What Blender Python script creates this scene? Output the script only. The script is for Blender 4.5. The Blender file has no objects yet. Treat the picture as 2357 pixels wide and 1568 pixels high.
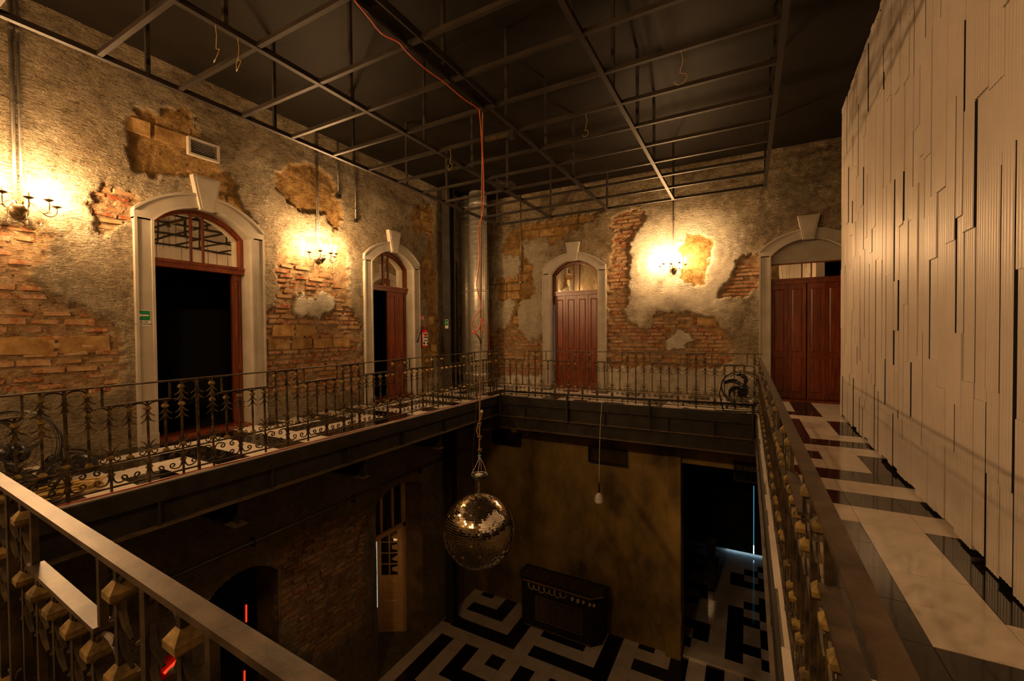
import bpy, math, random
import numpy as np
from mathutils import Vector, Matrix

random.seed(7)
NPR = np.random.RandomState(11)
scene = bpy.context.scene
COL = scene.collection

# ------------------------------------------------------------------ camera
CX, CY, FPX, EYE = 1178.5, 784.0, 991.0, 1.45
_yaw, _pitch, _roll = map(math.radians, (28.705, -1.0, -0.4576))
_f = np.array([-math.sin(_yaw)*math.cos(_pitch), math.cos(_yaw)*math.cos(_pitch), math.sin(_pitch)])
_r = np.array([math.cos(_yaw), math.sin(_yaw), 0.0])
_u = np.cross(_r, _f)
_c, _s = math.cos(_roll), math.sin(_roll)
_r, _u = _c*_r + _s*_u, -_s*_r + _c*_u
CAM = np.array([0.0, 0.0, EYE])
cam_data = bpy.data.cameras.new('camera')
cam_data.sensor_width = 36.0
cam_data.lens = FPX/2357.0*36.0
cam_data.clip_start = 0.02
cam_data.clip_end = 200
cam = bpy.data.objects.new('camera', cam_data)
COL.objects.link(cam)
cam.matrix_world = Matrix(((_r[0], _u[0], -_f[0], 0), (_r[1], _u[1], -_f[1], 0), (_r[2], _u[2], -_f[2], EYE), (0, 0, 0, 1)))
scene.camera = cam

# ------------------------------------------------------------------ world, exposure
world = bpy.data.worlds.new('world')
scene.world = world
world.use_nodes = True
world.node_tree.nodes['Background'].inputs[0].default_value = (0.35, 0.24, 0.14, 1)
world.node_tree.nodes['Background'].inputs[1].default_value = 0.0
scene.view_settings.view_transform = 'Standard'
scene.view_settings.look = 'None'
scene.view_settings.gamma = 1.0
scene.view_settings.use_curve_mapping = False
scene.view_settings.exposure = 3.0
BULB = 260.0            # emission strength of the sconce bulbs
BULB_COLOR = (1.0, 0.57, 0.25)

# ------------------------------------------------------------------ dimensions (metres)
XL, YB = -7.0, 10.45            # left wall, back wall
ZC = 5.2                        # ceiling
ZF = -6.05                      # lower floor
SX0, SX1, SY0, SY1 = -5.10, 0.14, 0.42, 8.68     # opening of the gallery
YN = -1.35                      # near wall, behind the camera
YP = 9.15                       # end of the panelled wall


def ray(px, py):
    return _f + _r*(px-CX)/FPX - _u*(py-CY)/FPX
def onz(px, py, z):
    d = ray(px, py); return CAM + d*((z-EYE)/d[2])
def onx(px, py, x):
    d = ray(px, py); return CAM + d*(x/d[0])
def ony(px, py, y):
    d = ray(px, py); return CAM + d*(y/d[1])
def xpan(y):                    # face of the panelled wall
    return 1.265 + (y-3.3)*0.0235

# ------------------------------------------------------------------ materials
MAT = {}
def new_mat(name):
    m = bpy.data.materials.new(name); m.use_nodes = True
    nt = m.node_tree
    b = nt.nodes['Principled BSDF']
    MAT[name] = m
    return m, nt, b
def nd(nt, typ, **kw):
    n = nt.nodes.new(typ)
    for k, v in kw.items():
        if k.startswith('i_'):
            n.inputs[k[2:].replace('_', ' ')].default_value = v
        else:
            setattr(n, k, v)
    return n
def rgb(c):
    return (c[0], c[1], c[2], 1.0)
def ramp(nt, fac, stops):
    r = nt.nodes.new('ShaderNodeValToRGB')
    e = r.color_ramp.elements
    while len(e) < len(stops): e.new(0.5)
    for k, (p, c) in enumerate(stops):
        e[k].position = p; e[k].color = rgb(c)
    nt.links.new(fac, r.inputs[0])
    return r.outputs[0]
def mix(nt, fac, a, b, mode='MIX'):
    n = nt.nodes.new('ShaderNodeMix'); n.data_type = 'RGBA'; n.blend_type = mode
    for sock, val in ((n.inputs[0], fac), (n.inputs[6], a), (n.inputs[7], b)):
        if isinstance(val, (int, float)): sock.default_value = val
        elif isinstance(val, tuple): sock.default_value = rgb(val)
        else: nt.links.new(val, sock)
    return n.outputs[2]
def math_n(nt, op, a, b=None, c=None, clamp=False):
    n = nt.nodes.new('ShaderNodeMath'); n.operation = op; n.use_clamp = clamp
    for k, v in enumerate((a, b, c)):
        if v is None: continue
        if isinstance(v, (int, float)): n.inputs[k].default_value = v
        else: nt.links.new(v, n.inputs[k])
    return n.outputs[0]
def noise(nt, scale, detail=4.0, rough=0.55, vec=None, dist=0.0):
    n = nd(nt, 'ShaderNodeTexNoise'); n.inputs['Scale'].default_value = scale
    n.inputs['Detail'].default_value = detail; n.inputs['Roughness'].default_value = rough
    n.inputs['Distortion'].default_value = dist
    if vec is not None: nt.links.new(vec, n.inputs['Vector'])
    return n.outputs[0]
def coords(nt, kind='Object', scale=None):
    t = nt.nodes.new('ShaderNodeTexCoord')
    o = t.outputs[kind]
    if scale:
        m = nt.nodes.new('ShaderNodeMapping'); m.inputs['Scale'].default_value = scale
        nt.links.new(o, m.inputs[0]); o = m.outputs[0]
    return o
def bump(nt, b, h, strength=0.4, dist=0.01):
    n = nt.nodes.new('ShaderNodeBump'); n.inputs['Strength'].default_value = strength
    n.inputs['Distance'].default_value = dist
    nt.links.new(h, n.inputs['Height']); nt.links.new(n.outputs[0], b.inputs['Normal'])
def simple(name, c1, c2=None, rough=0.5, metal=0.0, scale=8.0, bmp=0.0, bdist=0.004, bscale=None, lo=0.35, hi=0.65, gpos=False, stretch=None, spec=None, rand=0.0):
    """two-tone noise colour, optional bump; gpos: world positions (for pieces that share a mesh)"""
    m, nt, b = new_mat(name)
    vec = None
    if gpos:
        g = nt.nodes.new('ShaderNodeNewGeometry'); vec = g.outputs['Position']
        if stretch:
            mp = nt.nodes.new('ShaderNodeMapping'); mp.inputs['Scale'].default_value = stretch
            nt.links.new(vec, mp.inputs[0]); vec = mp.outputs[0]
    else:
        vec = coords(nt, 'Object', stretch)
    b.inputs['Roughness'].default_value = rough
    b.inputs['Metallic'].default_value = metal
    if spec is not None: b.inputs['Specular IOR Level'].default_value = spec
    if c2 is None:
        b.inputs['Base Color'].default_value = rgb(c1)
    else:
        col = ramp(nt, noise(nt, scale, 5, 0.6, vec), [(lo, c1), (hi, c2)])
        if rand:
            oi = nt.nodes.new('ShaderNodeObjectInfo')
            v = math_n(nt, 'MULTIPLY_ADD', oi.outputs['Random'], rand*2, 1-rand)
            h = nt.nodes.new('ShaderNodeHueSaturation'); nt.links.new(v, h.inputs['Value']); nt.links.new(col, h.inputs['Color'])
            col = h.outputs[0]
        nt.links.new(col, b.inputs['Base Color'])
    if bmp:
        bump(nt, b, noise(nt, bscale or scale*4, 6, 0.65, vec), bmp, bdist)
    return m
def emit(name, c, s):
    m, nt, b = new_mat(name)
    b.inputs['Base Color'].default_value = rgb((0.02, 0.02, 0.02))
    b.inputs['Emission Color'].default_value = rgb(c)
    b.inputs['Emission Strength'].default_value = s
    return m

def make_wall_material(name, tone=1.0):
    """old plaster; attribute 'mask': R plaster lost, G brick (1) or stone (0) behind, B dark weathering and painted shade"""
    m, nt, b = new_mat(name)
    pos = nt.nodes.new('ShaderNodeNewGeometry').outputs['Position']
    at = nt.nodes.new('ShaderNodeAttribute'); at.attribute_name = 'mask'
    sep = nt.nodes.new('ShaderNodeSeparateColor'); nt.links.new(at.outputs['Color'], sep.inputs[0])
    R, G, B = sep.outputs
    n_big = noise(nt, 0.9, 5, 0.6, pos)
    n_mid = noise(nt, 5.0, 6, 0.65, pos)
    n_fine = noise(nt, 38.0, 4, 0.7, pos)
    T = tone; Q = 0.55+0.45*tone
    plaster = ramp(nt, n_big, [(0.32, (0.34*T, 0.255*T, 0.145*T)), (0.52, (0.58*T, 0.475*T, 0.31*T)), (0.68, (0.76*T, 0.665*T, 0.48*T))])
    blot = ramp(nt, n_mid, [(0.34, (0.22, 0.165, 0.09)), (0.50, (1, 1, 1))])
    plaster = mix(nt, 0.55, plaster, blot, 'MULTIPLY')
    speck = ramp(nt, n_fine, [(0.33, (0.30, 0.25, 0.16)), (0.50, (1, 1, 1))])
    plaster = mix(nt, 0.55, plaster, speck, 'MULTIPLY')
    # trowel strokes of the rough coat, stretched and warped
    mp = nt.nodes.new('ShaderNodeMapping'); mp.inputs['Scale'].default_value = (13, 13, 42); mp.inputs['Rotation'].default_value = (0.42, 0.3, 0)
    nt.links.new(pos, mp.inputs[0])
    stroke = noise(nt, 1.0, 4, 0.6, mp.outputs[0], 1.2)
    plaster = mix(nt, 0.75, plaster, ramp(nt, stroke, [(0.34, (0.34, 0.28, 0.19)), (0.52, (1, 1, 1))]), 'MULTIPLY')
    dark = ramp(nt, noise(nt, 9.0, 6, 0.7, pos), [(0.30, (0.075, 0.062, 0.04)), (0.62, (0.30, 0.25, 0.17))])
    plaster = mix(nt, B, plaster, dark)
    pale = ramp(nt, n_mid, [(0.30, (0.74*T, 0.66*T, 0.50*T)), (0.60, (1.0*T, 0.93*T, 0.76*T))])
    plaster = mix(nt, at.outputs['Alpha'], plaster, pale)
    stone = ramp(nt, noise(nt, 7.0, 6, 0.7, pos), [(0.28, (0.12*Q, 0.058*Q, 0.018*Q)), (0.45, (0.34*Q, 0.19*Q, 0.055*Q)), (0.66, (0.52*Q, 0.33*Q, 0.115*Q))])
    mortar = ramp(nt, noise(nt, 11.0, 6, 0.7, pos), [(0.30, (0.22*Q, 0.115*Q, 0.050*Q)), (0.48, (0.42*Q, 0.27*Q, 0.135*Q)), (0.68, (0.56*Q, 0.42*Q, 0.25*Q))])
    under = mix(nt, G, stone, mortar)
    pits = ramp(nt, noise(nt, 16.0, 3, 0.8, pos), [(0.33, (0.12, 0.10, 0.08)), (0.40, (1, 1, 1))])
    under = mix(nt, 0.85, under, pits, 'MULTIPLY')
    nt.links.new(mix(nt, R, plaster, under), b.inputs['Base Color'])
    b.inputs['Roughness'].default_value = 0.86
    b.inputs['Specular IOR Level'].default_value = 0.25
    h = math_n(nt, 'ADD', math_n(nt, 'MULTIPLY', stroke, 1.0), math_n(nt, 'MULTIPLY', n_mid, 0.8))
    h = math_n(nt, 'ADD', h, math_n(nt, 'MULTIPLY', n_fine, 0.35))
    bump(nt, b, h, 1.0, 0.07)
    return m
make_wall_material('old_plaster', 0.72)
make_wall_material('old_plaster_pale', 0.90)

def make_brick_material(name, dark=1.0):
    m, nt, b = new_mat(name)
    oi = nt.nodes.new('ShaderNodeObjectInfo')
    pos = nt.nodes.new('ShaderNodeNewGeometry').outputs['Position']
    D = dark
    base = ramp(nt, oi.outputs['Random'], [(0.0, (0.24*D, 0.050*D, 0.018*D)), (0.30, (0.34*D, 0.092*D, 0.030*D)), (0.55, (0.38*D, 0.17*D, 0.070*D)), (0.80, (0.44*D, 0.26*D, 0.125*D)), (1.0, (0.30*D, 0.17*D, 0.075*D))])
    wash = ramp(nt, noise(nt, 11.0, 5, 0.75, pos), [(0.42, (0, 0, 0)), (0.54, (1, 1, 1))])
    wcol = ramp(nt, noise(nt, 5.0, 3, 0.6, pos), [(0.3, (0.36*D, 0.21*D, 0.10*D)), (0.7, (0.56*D, 0.42*D, 0.25*D))])
    col = mix(nt, math_n(nt, 'MULTIPLY', wash, 0.80), base, wcol)
    pit = ramp(nt, noise(nt, 30.0, 3, 0.7, pos), [(0.30, (0.35, 0.3, 0.25)), (0.42, (1, 1, 1))])
    col = mix(nt, 0.8, col, pit, 'MULTIPLY')
    nt.links.new(col, b.inputs['Base Color'])
    b.inputs['Roughness'].default_value = 0.9
    b.inputs['Specular IOR Level'].default_value = 0.2
    bump(nt, b, noise(nt, 45.0, 5, 0.7, pos), 0.7, 0.012)
    return m
make_brick_material('old_brick', 0.85)
simple('adobe_block', (0.21, 0.115, 0.036), (0.40, 0.255, 0.10), 0.9, scale=6, bmp=0.8, bdist=0.015, bscale=24, gpos=True, spec=0.2, rand=0.22)
simple('white_paint', (0.32, 0.285, 0.225), (0.40, 0.36, 0.29), 0.5, scale=3, bmp=0.08, bdist=0.003, bscale=20, gpos=True)
simple('mahogany', (0.13, 0.024, 0.007), (0.27, 0.060, 0.017), 0.28, scale=3, bmp=0.06, bdist=0.002, bscale=10, gpos=True, stretch=(9, 9, 0.9), rand=0.12)
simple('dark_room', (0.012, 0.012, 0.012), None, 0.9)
simple('black_paint', (0.012, 0.0098, 0.0075), (0.030, 0.024, 0.017), 0.55, scale=5, bmp=0.15, bdist=0.004, bscale=25, gpos=True, spec=0.3)
simple('black_steel', (0.016, 0.0135, 0.010), (0.040, 0.033, 0.024), 0.42, scale=4, gpos=True)
simple('frame_steel', (0.012, 0.0085, 0.0055), (0.028, 0.020, 0.013), 0.55, scale=3, gpos=True, spec=0.25)
simple('ceiling_black', (0.0050, 0.0038, 0.0025), (0.0110, 0.0084, 0.0053), 0.62, scale=1.1, bmp=0.12, bdist=0.02, bscale=2.2, gpos=True, spec=0.12)
simple('rail_iron', (0.024, 0.016, 0.007), (0.160, 0.105, 0.042), 0.50, 0.35, scale=18, bmp=0.35, bdist=0.003, bscale=70, lo=0.42, hi=0.68, gpos=True)
simple('flange_brown', (0.060, 0.042, 0.026), (0.14, 0.098, 0.058), 0.5, 0.0, scale=6, gpos=True)
simple('rail_gold', (0.060, 0.042, 0.014), (0.34, 0.23, 0.065), 0.50, 0.25, scale=22, bmp=0.4, bdist=0.003, bscale=80, lo=0.36, hi=0.66, gpos=True)
simple('rail_dark', (0.016, 0.011, 0.006), (0.085, 0.058, 0.024), 0.5, 0.3, scale=14, bmp=0.4, bdist=0.003, bscale=60, lo=0.38, hi=0.66, gpos=True)
simple('handrail_iron', (0.024, 0.016, 0.010), (0.100, 0.068, 0.040), 0.42, 0.2, scale=11, bmp=0.25, bdist=0.003, bscale=30, gpos=True)
simple('tile_white', (0.60, 0.53, 0.45), (0.74, 0.67, 0.59), 0.10, scale=2.6, gpos=True, rand=0.04)
simple('tile_black', (0.008, 0.007, 0.006), (0.014, 0.012, 0.010), 0.08, scale=3, gpos=True)
simple('grout', (0.10, 0.085, 0.065), (0.16, 0.135, 0.10), 0.9, scale=6, gpos=True)
simple('panel_white', (0.48, 0.425, 0.375), (0.54, 0.485, 0.43), 0.40, scale=2.0, bmp=0.05, bdist=0.004, bscale=9, gpos=True, rand=0.03)
simple('panel_backing_shade', (0.010, 0.009, 0.007), None, 0.9)
simple('galvanised', (0.46, 0.44, 0.37), (0.62, 0.59, 0.51), 0.42, 0.55, scale=9, gpos=True)
simple('conduit_steel', (0.17, 0.155, 0.125), (0.27, 0.245, 0.20), 0.42, 0.7, scale=9, gpos=True)
simple('brass_dark', (0.13, 0.095, 0.05), (0.22, 0.165, 0.085), 0.3, 0.85, scale=14, gpos=True)
simple('candle_wax', (0.62, 0.52, 0.36), None, 0.45)
simple('orange_rubber', (0.62, 0.085, 0.012), None, 0.45)
simple('red_wire', (0.36, 0.030, 0.012), None, 0.5)
simple('rope_fibre', (0.16, 0.085, 0.032), (0.33, 0.19, 0.075), 0.9, scale=120, gpos=True)
simple('white_cord', (0.55, 0.49, 0.36), None, 0.6)
simple('yellow_cable', (0.34, 0.215, 0.045), (0.48, 0.32, 0.09), 0.5, scale=8, gpos=True)
simple('teal_plastic', (0.10, 0.30, 0.34), None, 0.4)
simple('white_plastic', (0.60, 0.57, 0.50), None, 0.4)
simple('extinguisher_red', (0.52, 0.012, 0.012), None, 0.22)
simple('sign_red', (0.40, 0.016, 0.016), None, 0.4)
simple('sign_green', (0.006, 0.16, 0.055), None, 0.4)
simple('sign_white', (0.66, 0.62, 0.55), None, 0.45)
simple('ink_black', (0.008, 0.008, 0.008), None, 0.5)
simple('black_plastic', (0.008, 0.008, 0.008), (0.014, 0.013, 0.012), 0.35, scale=10, gpos=True)
simple('brown_wall', (0.10, 0.066, 0.016), (0.38, 0.255, 0.068), 0.62, scale=1.3, bmp=0.25, bdist=0.02, bscale=6, gpos=True, stretch=(1, 1, 0.55))
simple('lower_plaster', (0.12, 0.080, 0.040), (0.26, 0.18, 0.092), 0.9, scale=2.2, bmp=0.8, bdist=0.03, bscale=9, gpos=True, spec=0.2)
simple('cream_door', (0.70, 0.45, 0.20), (0.80, 0.54, 0.26), 0.42, scale=5, gpos=True)
simple('gold_trim', (0.36, 0.215, 0.07), None, 0.4, 0.3)
simple('script_cream', (0.62, 0.50, 0.33), None, 0.6)
simple('reed_dark', (0.08, 0.055, 0.026), (0.34, 0.25, 0.12), 0.4, scale=60, gpos=True)
simple('mirror_core', (0.26, 0.18, 0.07), (0.40, 0.29, 0.12), 0.6, 0.0, scale=30, gpos=True)
m, nt, b = new_mat('mirror_tile')
b.inputs['Base Color'].default_value = (0.90, 0.88, 0.82, 1); b.inputs['Metallic'].default_value = 1.0; b.inputs['Roughness'].default_value = 0.05
m, nt, b = new_mat('mirror_pane')
b.inputs['Base Color'].default_value = (0.80, 0.76, 0.66, 1); b.inputs['Metallic'].default_value = 1.0; b.inputs['Roughness'].default_value = 0.015
bump(nt, b, noise(nt, 1.6, 2, 0.5, coords(nt, 'Object')), 0.05, 0.02)
m, nt, b = new_mat('crystal')
b.inputs['Base Color'].default_value = (0.95, 0.9, 0.8, 1); b.inputs['Roughness'].default_value = 0.03; b.inputs['Transmission Weight'].default_value = 0.9; b.inputs['IOR'].default_value = 1.5
m, nt, b = new_mat('dark_glass')
b.inputs['Base Color'].default_value = (0.02, 0.018, 0.014, 1); b.inputs['Roughness'].default_value = 0.05
emit('bulb_glow', BULB_COLOR, BULB)
emit('bulb_low', (1.0, 0.50, 0.16), 2.2)
emit('red_neon', (1.0, 0.05, 0.015), 0.14)
emit('daylight_blue', (0.42, 0.72, 1.0), 0.9)
emit('daylight_teal', (0.12, 0.45, 0.62), 0.07)
emit('daylight_pale', (0.42, 0.50, 0.40), 0.10)

# ------------------------------------------------------------------ mesh building
class MB:
    def __init__(self): self.v = []; self.f = []
    def add(self, vs, fs):
        o = len(self.v); self.v.extend([tuple(map(float, p)) for p in vs]); self.f.extend([tuple(i+o for i in q) for q in fs]); return self
    def bb(self, x0, x1, y0, y1, z0, z1):
        return self.add([(x0, y0, z0), (x1, y0, z0), (x1, y1, z0), (x0, y1, z0), (x0, y0, z1), (x1, y0, z1), (x1, y1, z1), (x0, y1, z1)],
                        [(0, 3, 2, 1), (4, 5, 6, 7), (0, 1, 5, 4), (1, 2, 6, 5), (2, 3, 7, 6), (3, 0, 4, 7)])
    def mbox(self, M, u0, u1, v0, v1, w0, w1):
        return self.add([M(u, v, w) for w in (w0, w1) for (u, v) in ((u0, v0), (u1, v0), (u1, v1), (u0, v1))],
                        [(0, 3, 2, 1), (4, 5, 6, 7), (0, 1, 5, 4), (1, 2, 6, 5), (2, 3, 7, 6), (3, 0, 4, 7)])
    def bevel_box(self, M, u0, u1, v0, v1, w0, w1, e):
        """box whose front (w1) face is drawn in by e: a raised panel with sloping sides"""
        return self.add([M(u0, v0, w0), M(u1, v0, w0), M(u1, v1, w0), M(u0, v1, w0), M(u0+e, v0+e, w1), M(u1-e, v0+e, w1), M(u1-e, v1-e, w1), M(u0+e, v1-e, w1)],
                        [(0, 3, 2, 1), (4, 5, 6, 7), (0, 1, 5, 4), (1, 2, 6, 5), (2, 3, 7, 6), (3, 0, 4, 7)])
    def prism(self, M, poly, w0, w1):
        n = len(poly)
        vs = [M(u, v, w0) for u, v in poly] + [M(u, v, w1) for u, v in poly]
        return self.add(vs, [tuple(range(n-1, -1, -1)), tuple(range(n, 2*n))] + [(i, (i+1) % n, (i+1) % n+n, i+n) for i in range(n)])
    def strip(self, M, inner, outer, w0, w1):
        """solid band between two open polylines with equal counts"""
        n = len(inner)
        vs = [M(u, v, w) for w in (w0, w1) for L in (inner, outer) for u, v in L]
        a0, b0, a1, b1 = 0, n, 2*n, 3*n
        fs = []
        for i in range(n-1):
            fs += [(a1+i, a1+i+1, b1+i+1, b1+i), (a0+i, b0+i, b0+i+1, a0+i+1), (a0+i, a0+i+1, a1+i+1, a1+i), (b0+i, b1+i, b1+i+1, b0+i+1)]
        for i in (0, n-1): fs.append((a0+i, a1+i, b1+i, b0+i))
        return self.add(vs, fs)
    def tube(self, pts, r, n=6, caps=True, closed=False):
        P = [Vector(p) for p in pts]; N = len(P)
        rr = r if isinstance(r, (list, tuple)) else [r]*N
        T = []
        for i in range(N):
            if closed: t = P[(i+1) % N]-P[i-1]
            else: t = P[min(i+1, N-1)]-P[max(i-1, 0)]
            T.append(t.normalized() if t.length > 1e-9 else Vector((0, 0, 1)))
        a = Vector((0, 0, 1)) if abs(T[0].z) < 0.9 else Vector((1, 0, 0))
        nrm = (a - T[0]*a.dot(T[0])).normalized()
        vs = []
        for i in range(N):
            if i:
                nrm = nrm - T[i]*nrm.dot(T[i])
                nrm = nrm.normalized() if nrm.length > 1e-6 else T[i].orthogonal().normalized()
            bi = T[i].cross(nrm)
            for k in range(n):
                ang = 2*math.pi*(k+0.5)/n
                vs.append(P[i] + (nrm*math.cos(ang)+bi*math.sin(ang))*rr[i])
        fs = []
        for i in range(N if closed else N-1):
            j = (i+1) % N
            for k in range(n):
                fs.append((i*n+k, i*n+(k+1) % n, j*n+(k+1) % n, j*n+k))
        if caps and not closed:
            fs.append(tuple(range(n-1, -1, -1))); fs.append(tuple((N-1)*n+k for k in range(n)))
        return self.add(vs, fs)
    def lathe(self, prof, n=12, c=(0, 0, 0), a0=0.0, M=None):
        vs = []
        for r, z in prof:
            for k in range(n):
                a = a0+2*math.pi*k/n
                p = (c[0]+r*math.cos(a), c[1]+r*math.sin(a), c[2]+z)
                vs.append(M @ Vector(p) if M is not None else p)
        fs = []
        for i in range(len(prof)-1):
            for k in range(n): fs.append((i*n+k, i*n+(k+1) % n, (i+1)*n+(k+1) % n, (i+1)*n+k))
        fs.append(tuple(range(n-1, -1, -1))); fs.append(tuple((len(prof)-1)*n+k for k in range(n)))
        return self.add(vs, fs)
    def mesh(self, name, mat, smooth=False, origin=(0, 0, 0)):
        me = bpy.data.meshes.new(name)
        ox, oy, oz = origin
        me.from_pydata([(x-ox, y-oy, z-oz) for x, y, z in self.v], [], self.f)
        me.materials.append(MAT[mat])
        if smooth: me.polygons.foreach_set('use_smooth', [True]*len(me.polygons))
        return me
    def build(self, name, mat, parent=None, smooth=False):
        """vertices are world positions; the parent (an unrotated Empty) gives the origin"""
        o0 = WLOC.get(parent.name, (0, 0, 0)) if parent is not None else (0, 0, 0)
        return link(name, self.mesh(name, mat, smooth, o0), parent)
WLOC = {}
def link(name, me, parent=None, loc=(0, 0, 0), rz=0.0):
    o = bpy.data.objects.new(name, me); COL.objects.link(o)
    o.location = loc
    if rz: o.rotation_euler = (0, 0, rz)
    if parent is not None:
        o.parent = parent
        WLOC[o.name] = tuple(np.array(WLOC.get(parent.name, (0, 0, 0)))+np.array(loc))
    else:
        WLOC[o.name] = tuple(loc)
    return o
def tag(o, label=None, cat=None, group=None, kind=None):
    if label: o['label'] = label
    if cat: o['category'] = cat
    if group: o['group'] = group
    if kind: o['kind'] = kind
    return o
def thing(name, label, cat, loc=(0, 0, 0), rz=0.0, group=None, kind=None):
    o = bpy.data.objects.new(name, None); COL.objects.link(o)
    o.empty_display_size = 0.1
    o.location = loc; o.rotation_euler = (0, 0, rz)
    WLOC[o.name] = tuple(loc)
    return tag(o, label, cat, group, kind)
def copy_tree(o, parent=None):
    c = o.copy(); COL.objects.link(c); c.parent = parent
    for ch in list(o.children): copy_tree(ch, c)
    return c
def single(name, mb, mat, label, cat, group=None, kind=None, smooth=False):
    o = mb.build(name, mat, None, smooth)
    return tag(o, label, cat, group, kind)
LW = lambda u, v, w: (XL+w, u, v)               # left wall: u = y, v = z, w out of the wall
BW = lambda u, v, w: (u, YB-w, v)               # back wall: u = x
def arc(c, rx, rz, a0, a1, n):
    return [(c[0]+rx*math.cos(a0+(a1-a0)*i/(n-1)), c[1]+rz*math.sin(a0+(a1-a0)*i/(n-1))) for i in range(n)]
def seg_arc(hw, z0, rise, c=0.0, n=17):
    """segmental arch from (c-hw, z0) over (c, z0+rise) to (c+hw, z0)"""
    R = (hw*hw+rise*rise)/(2*rise); a = math.asin(hw/R)
    return [(c+R*math.sin(-a+2*a*i/(n-1)), z0+rise-R+R*math.cos(-a+2*a*i/(n-1))) for i in range(n)]
def text_mesh(txt, size, M, w, mat, parent, name, bold=0.0):
    cu = bpy.data.curves.new('tmp', 'FONT'); cu.body = txt; cu.size = size; cu.align_x = 'CENTER'; cu.align_y = 'CENTER'; cu.offset = bold; cu.extrude = 0.0006; cu.resolution_u = 3
    ob = bpy.data.objects.new('tmp', cu); COL.objects.link(ob)
    me = bpy.data.meshes.new_from_object(ob.evaluated_get(bpy.context.evaluated_depsgraph_get()))
    bpy.data.objects.remove(ob); bpy.data.curves.remove(cu)
    mb = MB(); mb.add([M(p.co.x, p.co.y, w+p.co.z) for p in me.vertices], [tuple(p.vertices) for p in me.polygons])
    bpy.data.meshes.remove(me)
    return mb.build(name, mat, parent)

# ------------------------------------------------------------------ noise + polygon tools for the weathered walls
def vnoise(x, y, seed):
    r = np.random.RandomState(seed).rand(64, 64)
    xi = np.floor(x).astype(int); yi = np.floor(y).astype(int)
    fx = x-xi; fy = y-yi; fx = fx*fx*(3-2*fx); fy = fy*fy*(3-2*fy)
    g = lambda a, b_: r[a % 64, b_ % 64]
    return (g(xi, yi)*(1-fx)+g(xi+1, yi)*fx)*(1-fy)+(g(xi, yi+1)*(1-fx)+g(xi+1, yi+1)*fx)*fy
def fbm(x, y, seed, o=3):
    s = 0; a = 0.5; t = 0
    for k in range(o):
        s = s+a*vnoise(x*2**k+k*7.3, y*2**k+k*3.1, seed+k); t += a; a *= 0.5
    return s/t-0.5
def inside(poly, X, Y):
    c = np.zeros(X.shape, bool); n = len(poly)
    for i in range(n):
        x0, y0 = poly[i]; x1, y1 = poly[(i+1) % n]
        if y0 == y1: continue
        k = ((y0 > Y) != (y1 > Y)) & (X < (x1-x0)*(Y-y0)/(y1-y0)+x0)
        c ^= k
    return c
def pdist(poly, X, Y):
    d = np.full(X.shape, 1e9); n = len(poly)
    for i in range(n):
        x0, y0 = poly[i]; x1, y1 = poly[(i+1) % n]
        dx, dy = x1-x0, y1-y0
        t = np.clip(((X-x0)*dx+(Y-y0)*dy)/(dx*dx+dy*dy+1e-12), 0, 1)
        d = np.minimum(d, np.hypot(X-x0-t*dx, Y-y0-t*dy))
    return d
def sstep(a, b_, x):
    t = np.clip((x-a)/(b_-a), 0, 1); return t*t*(3-2*t)

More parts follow.
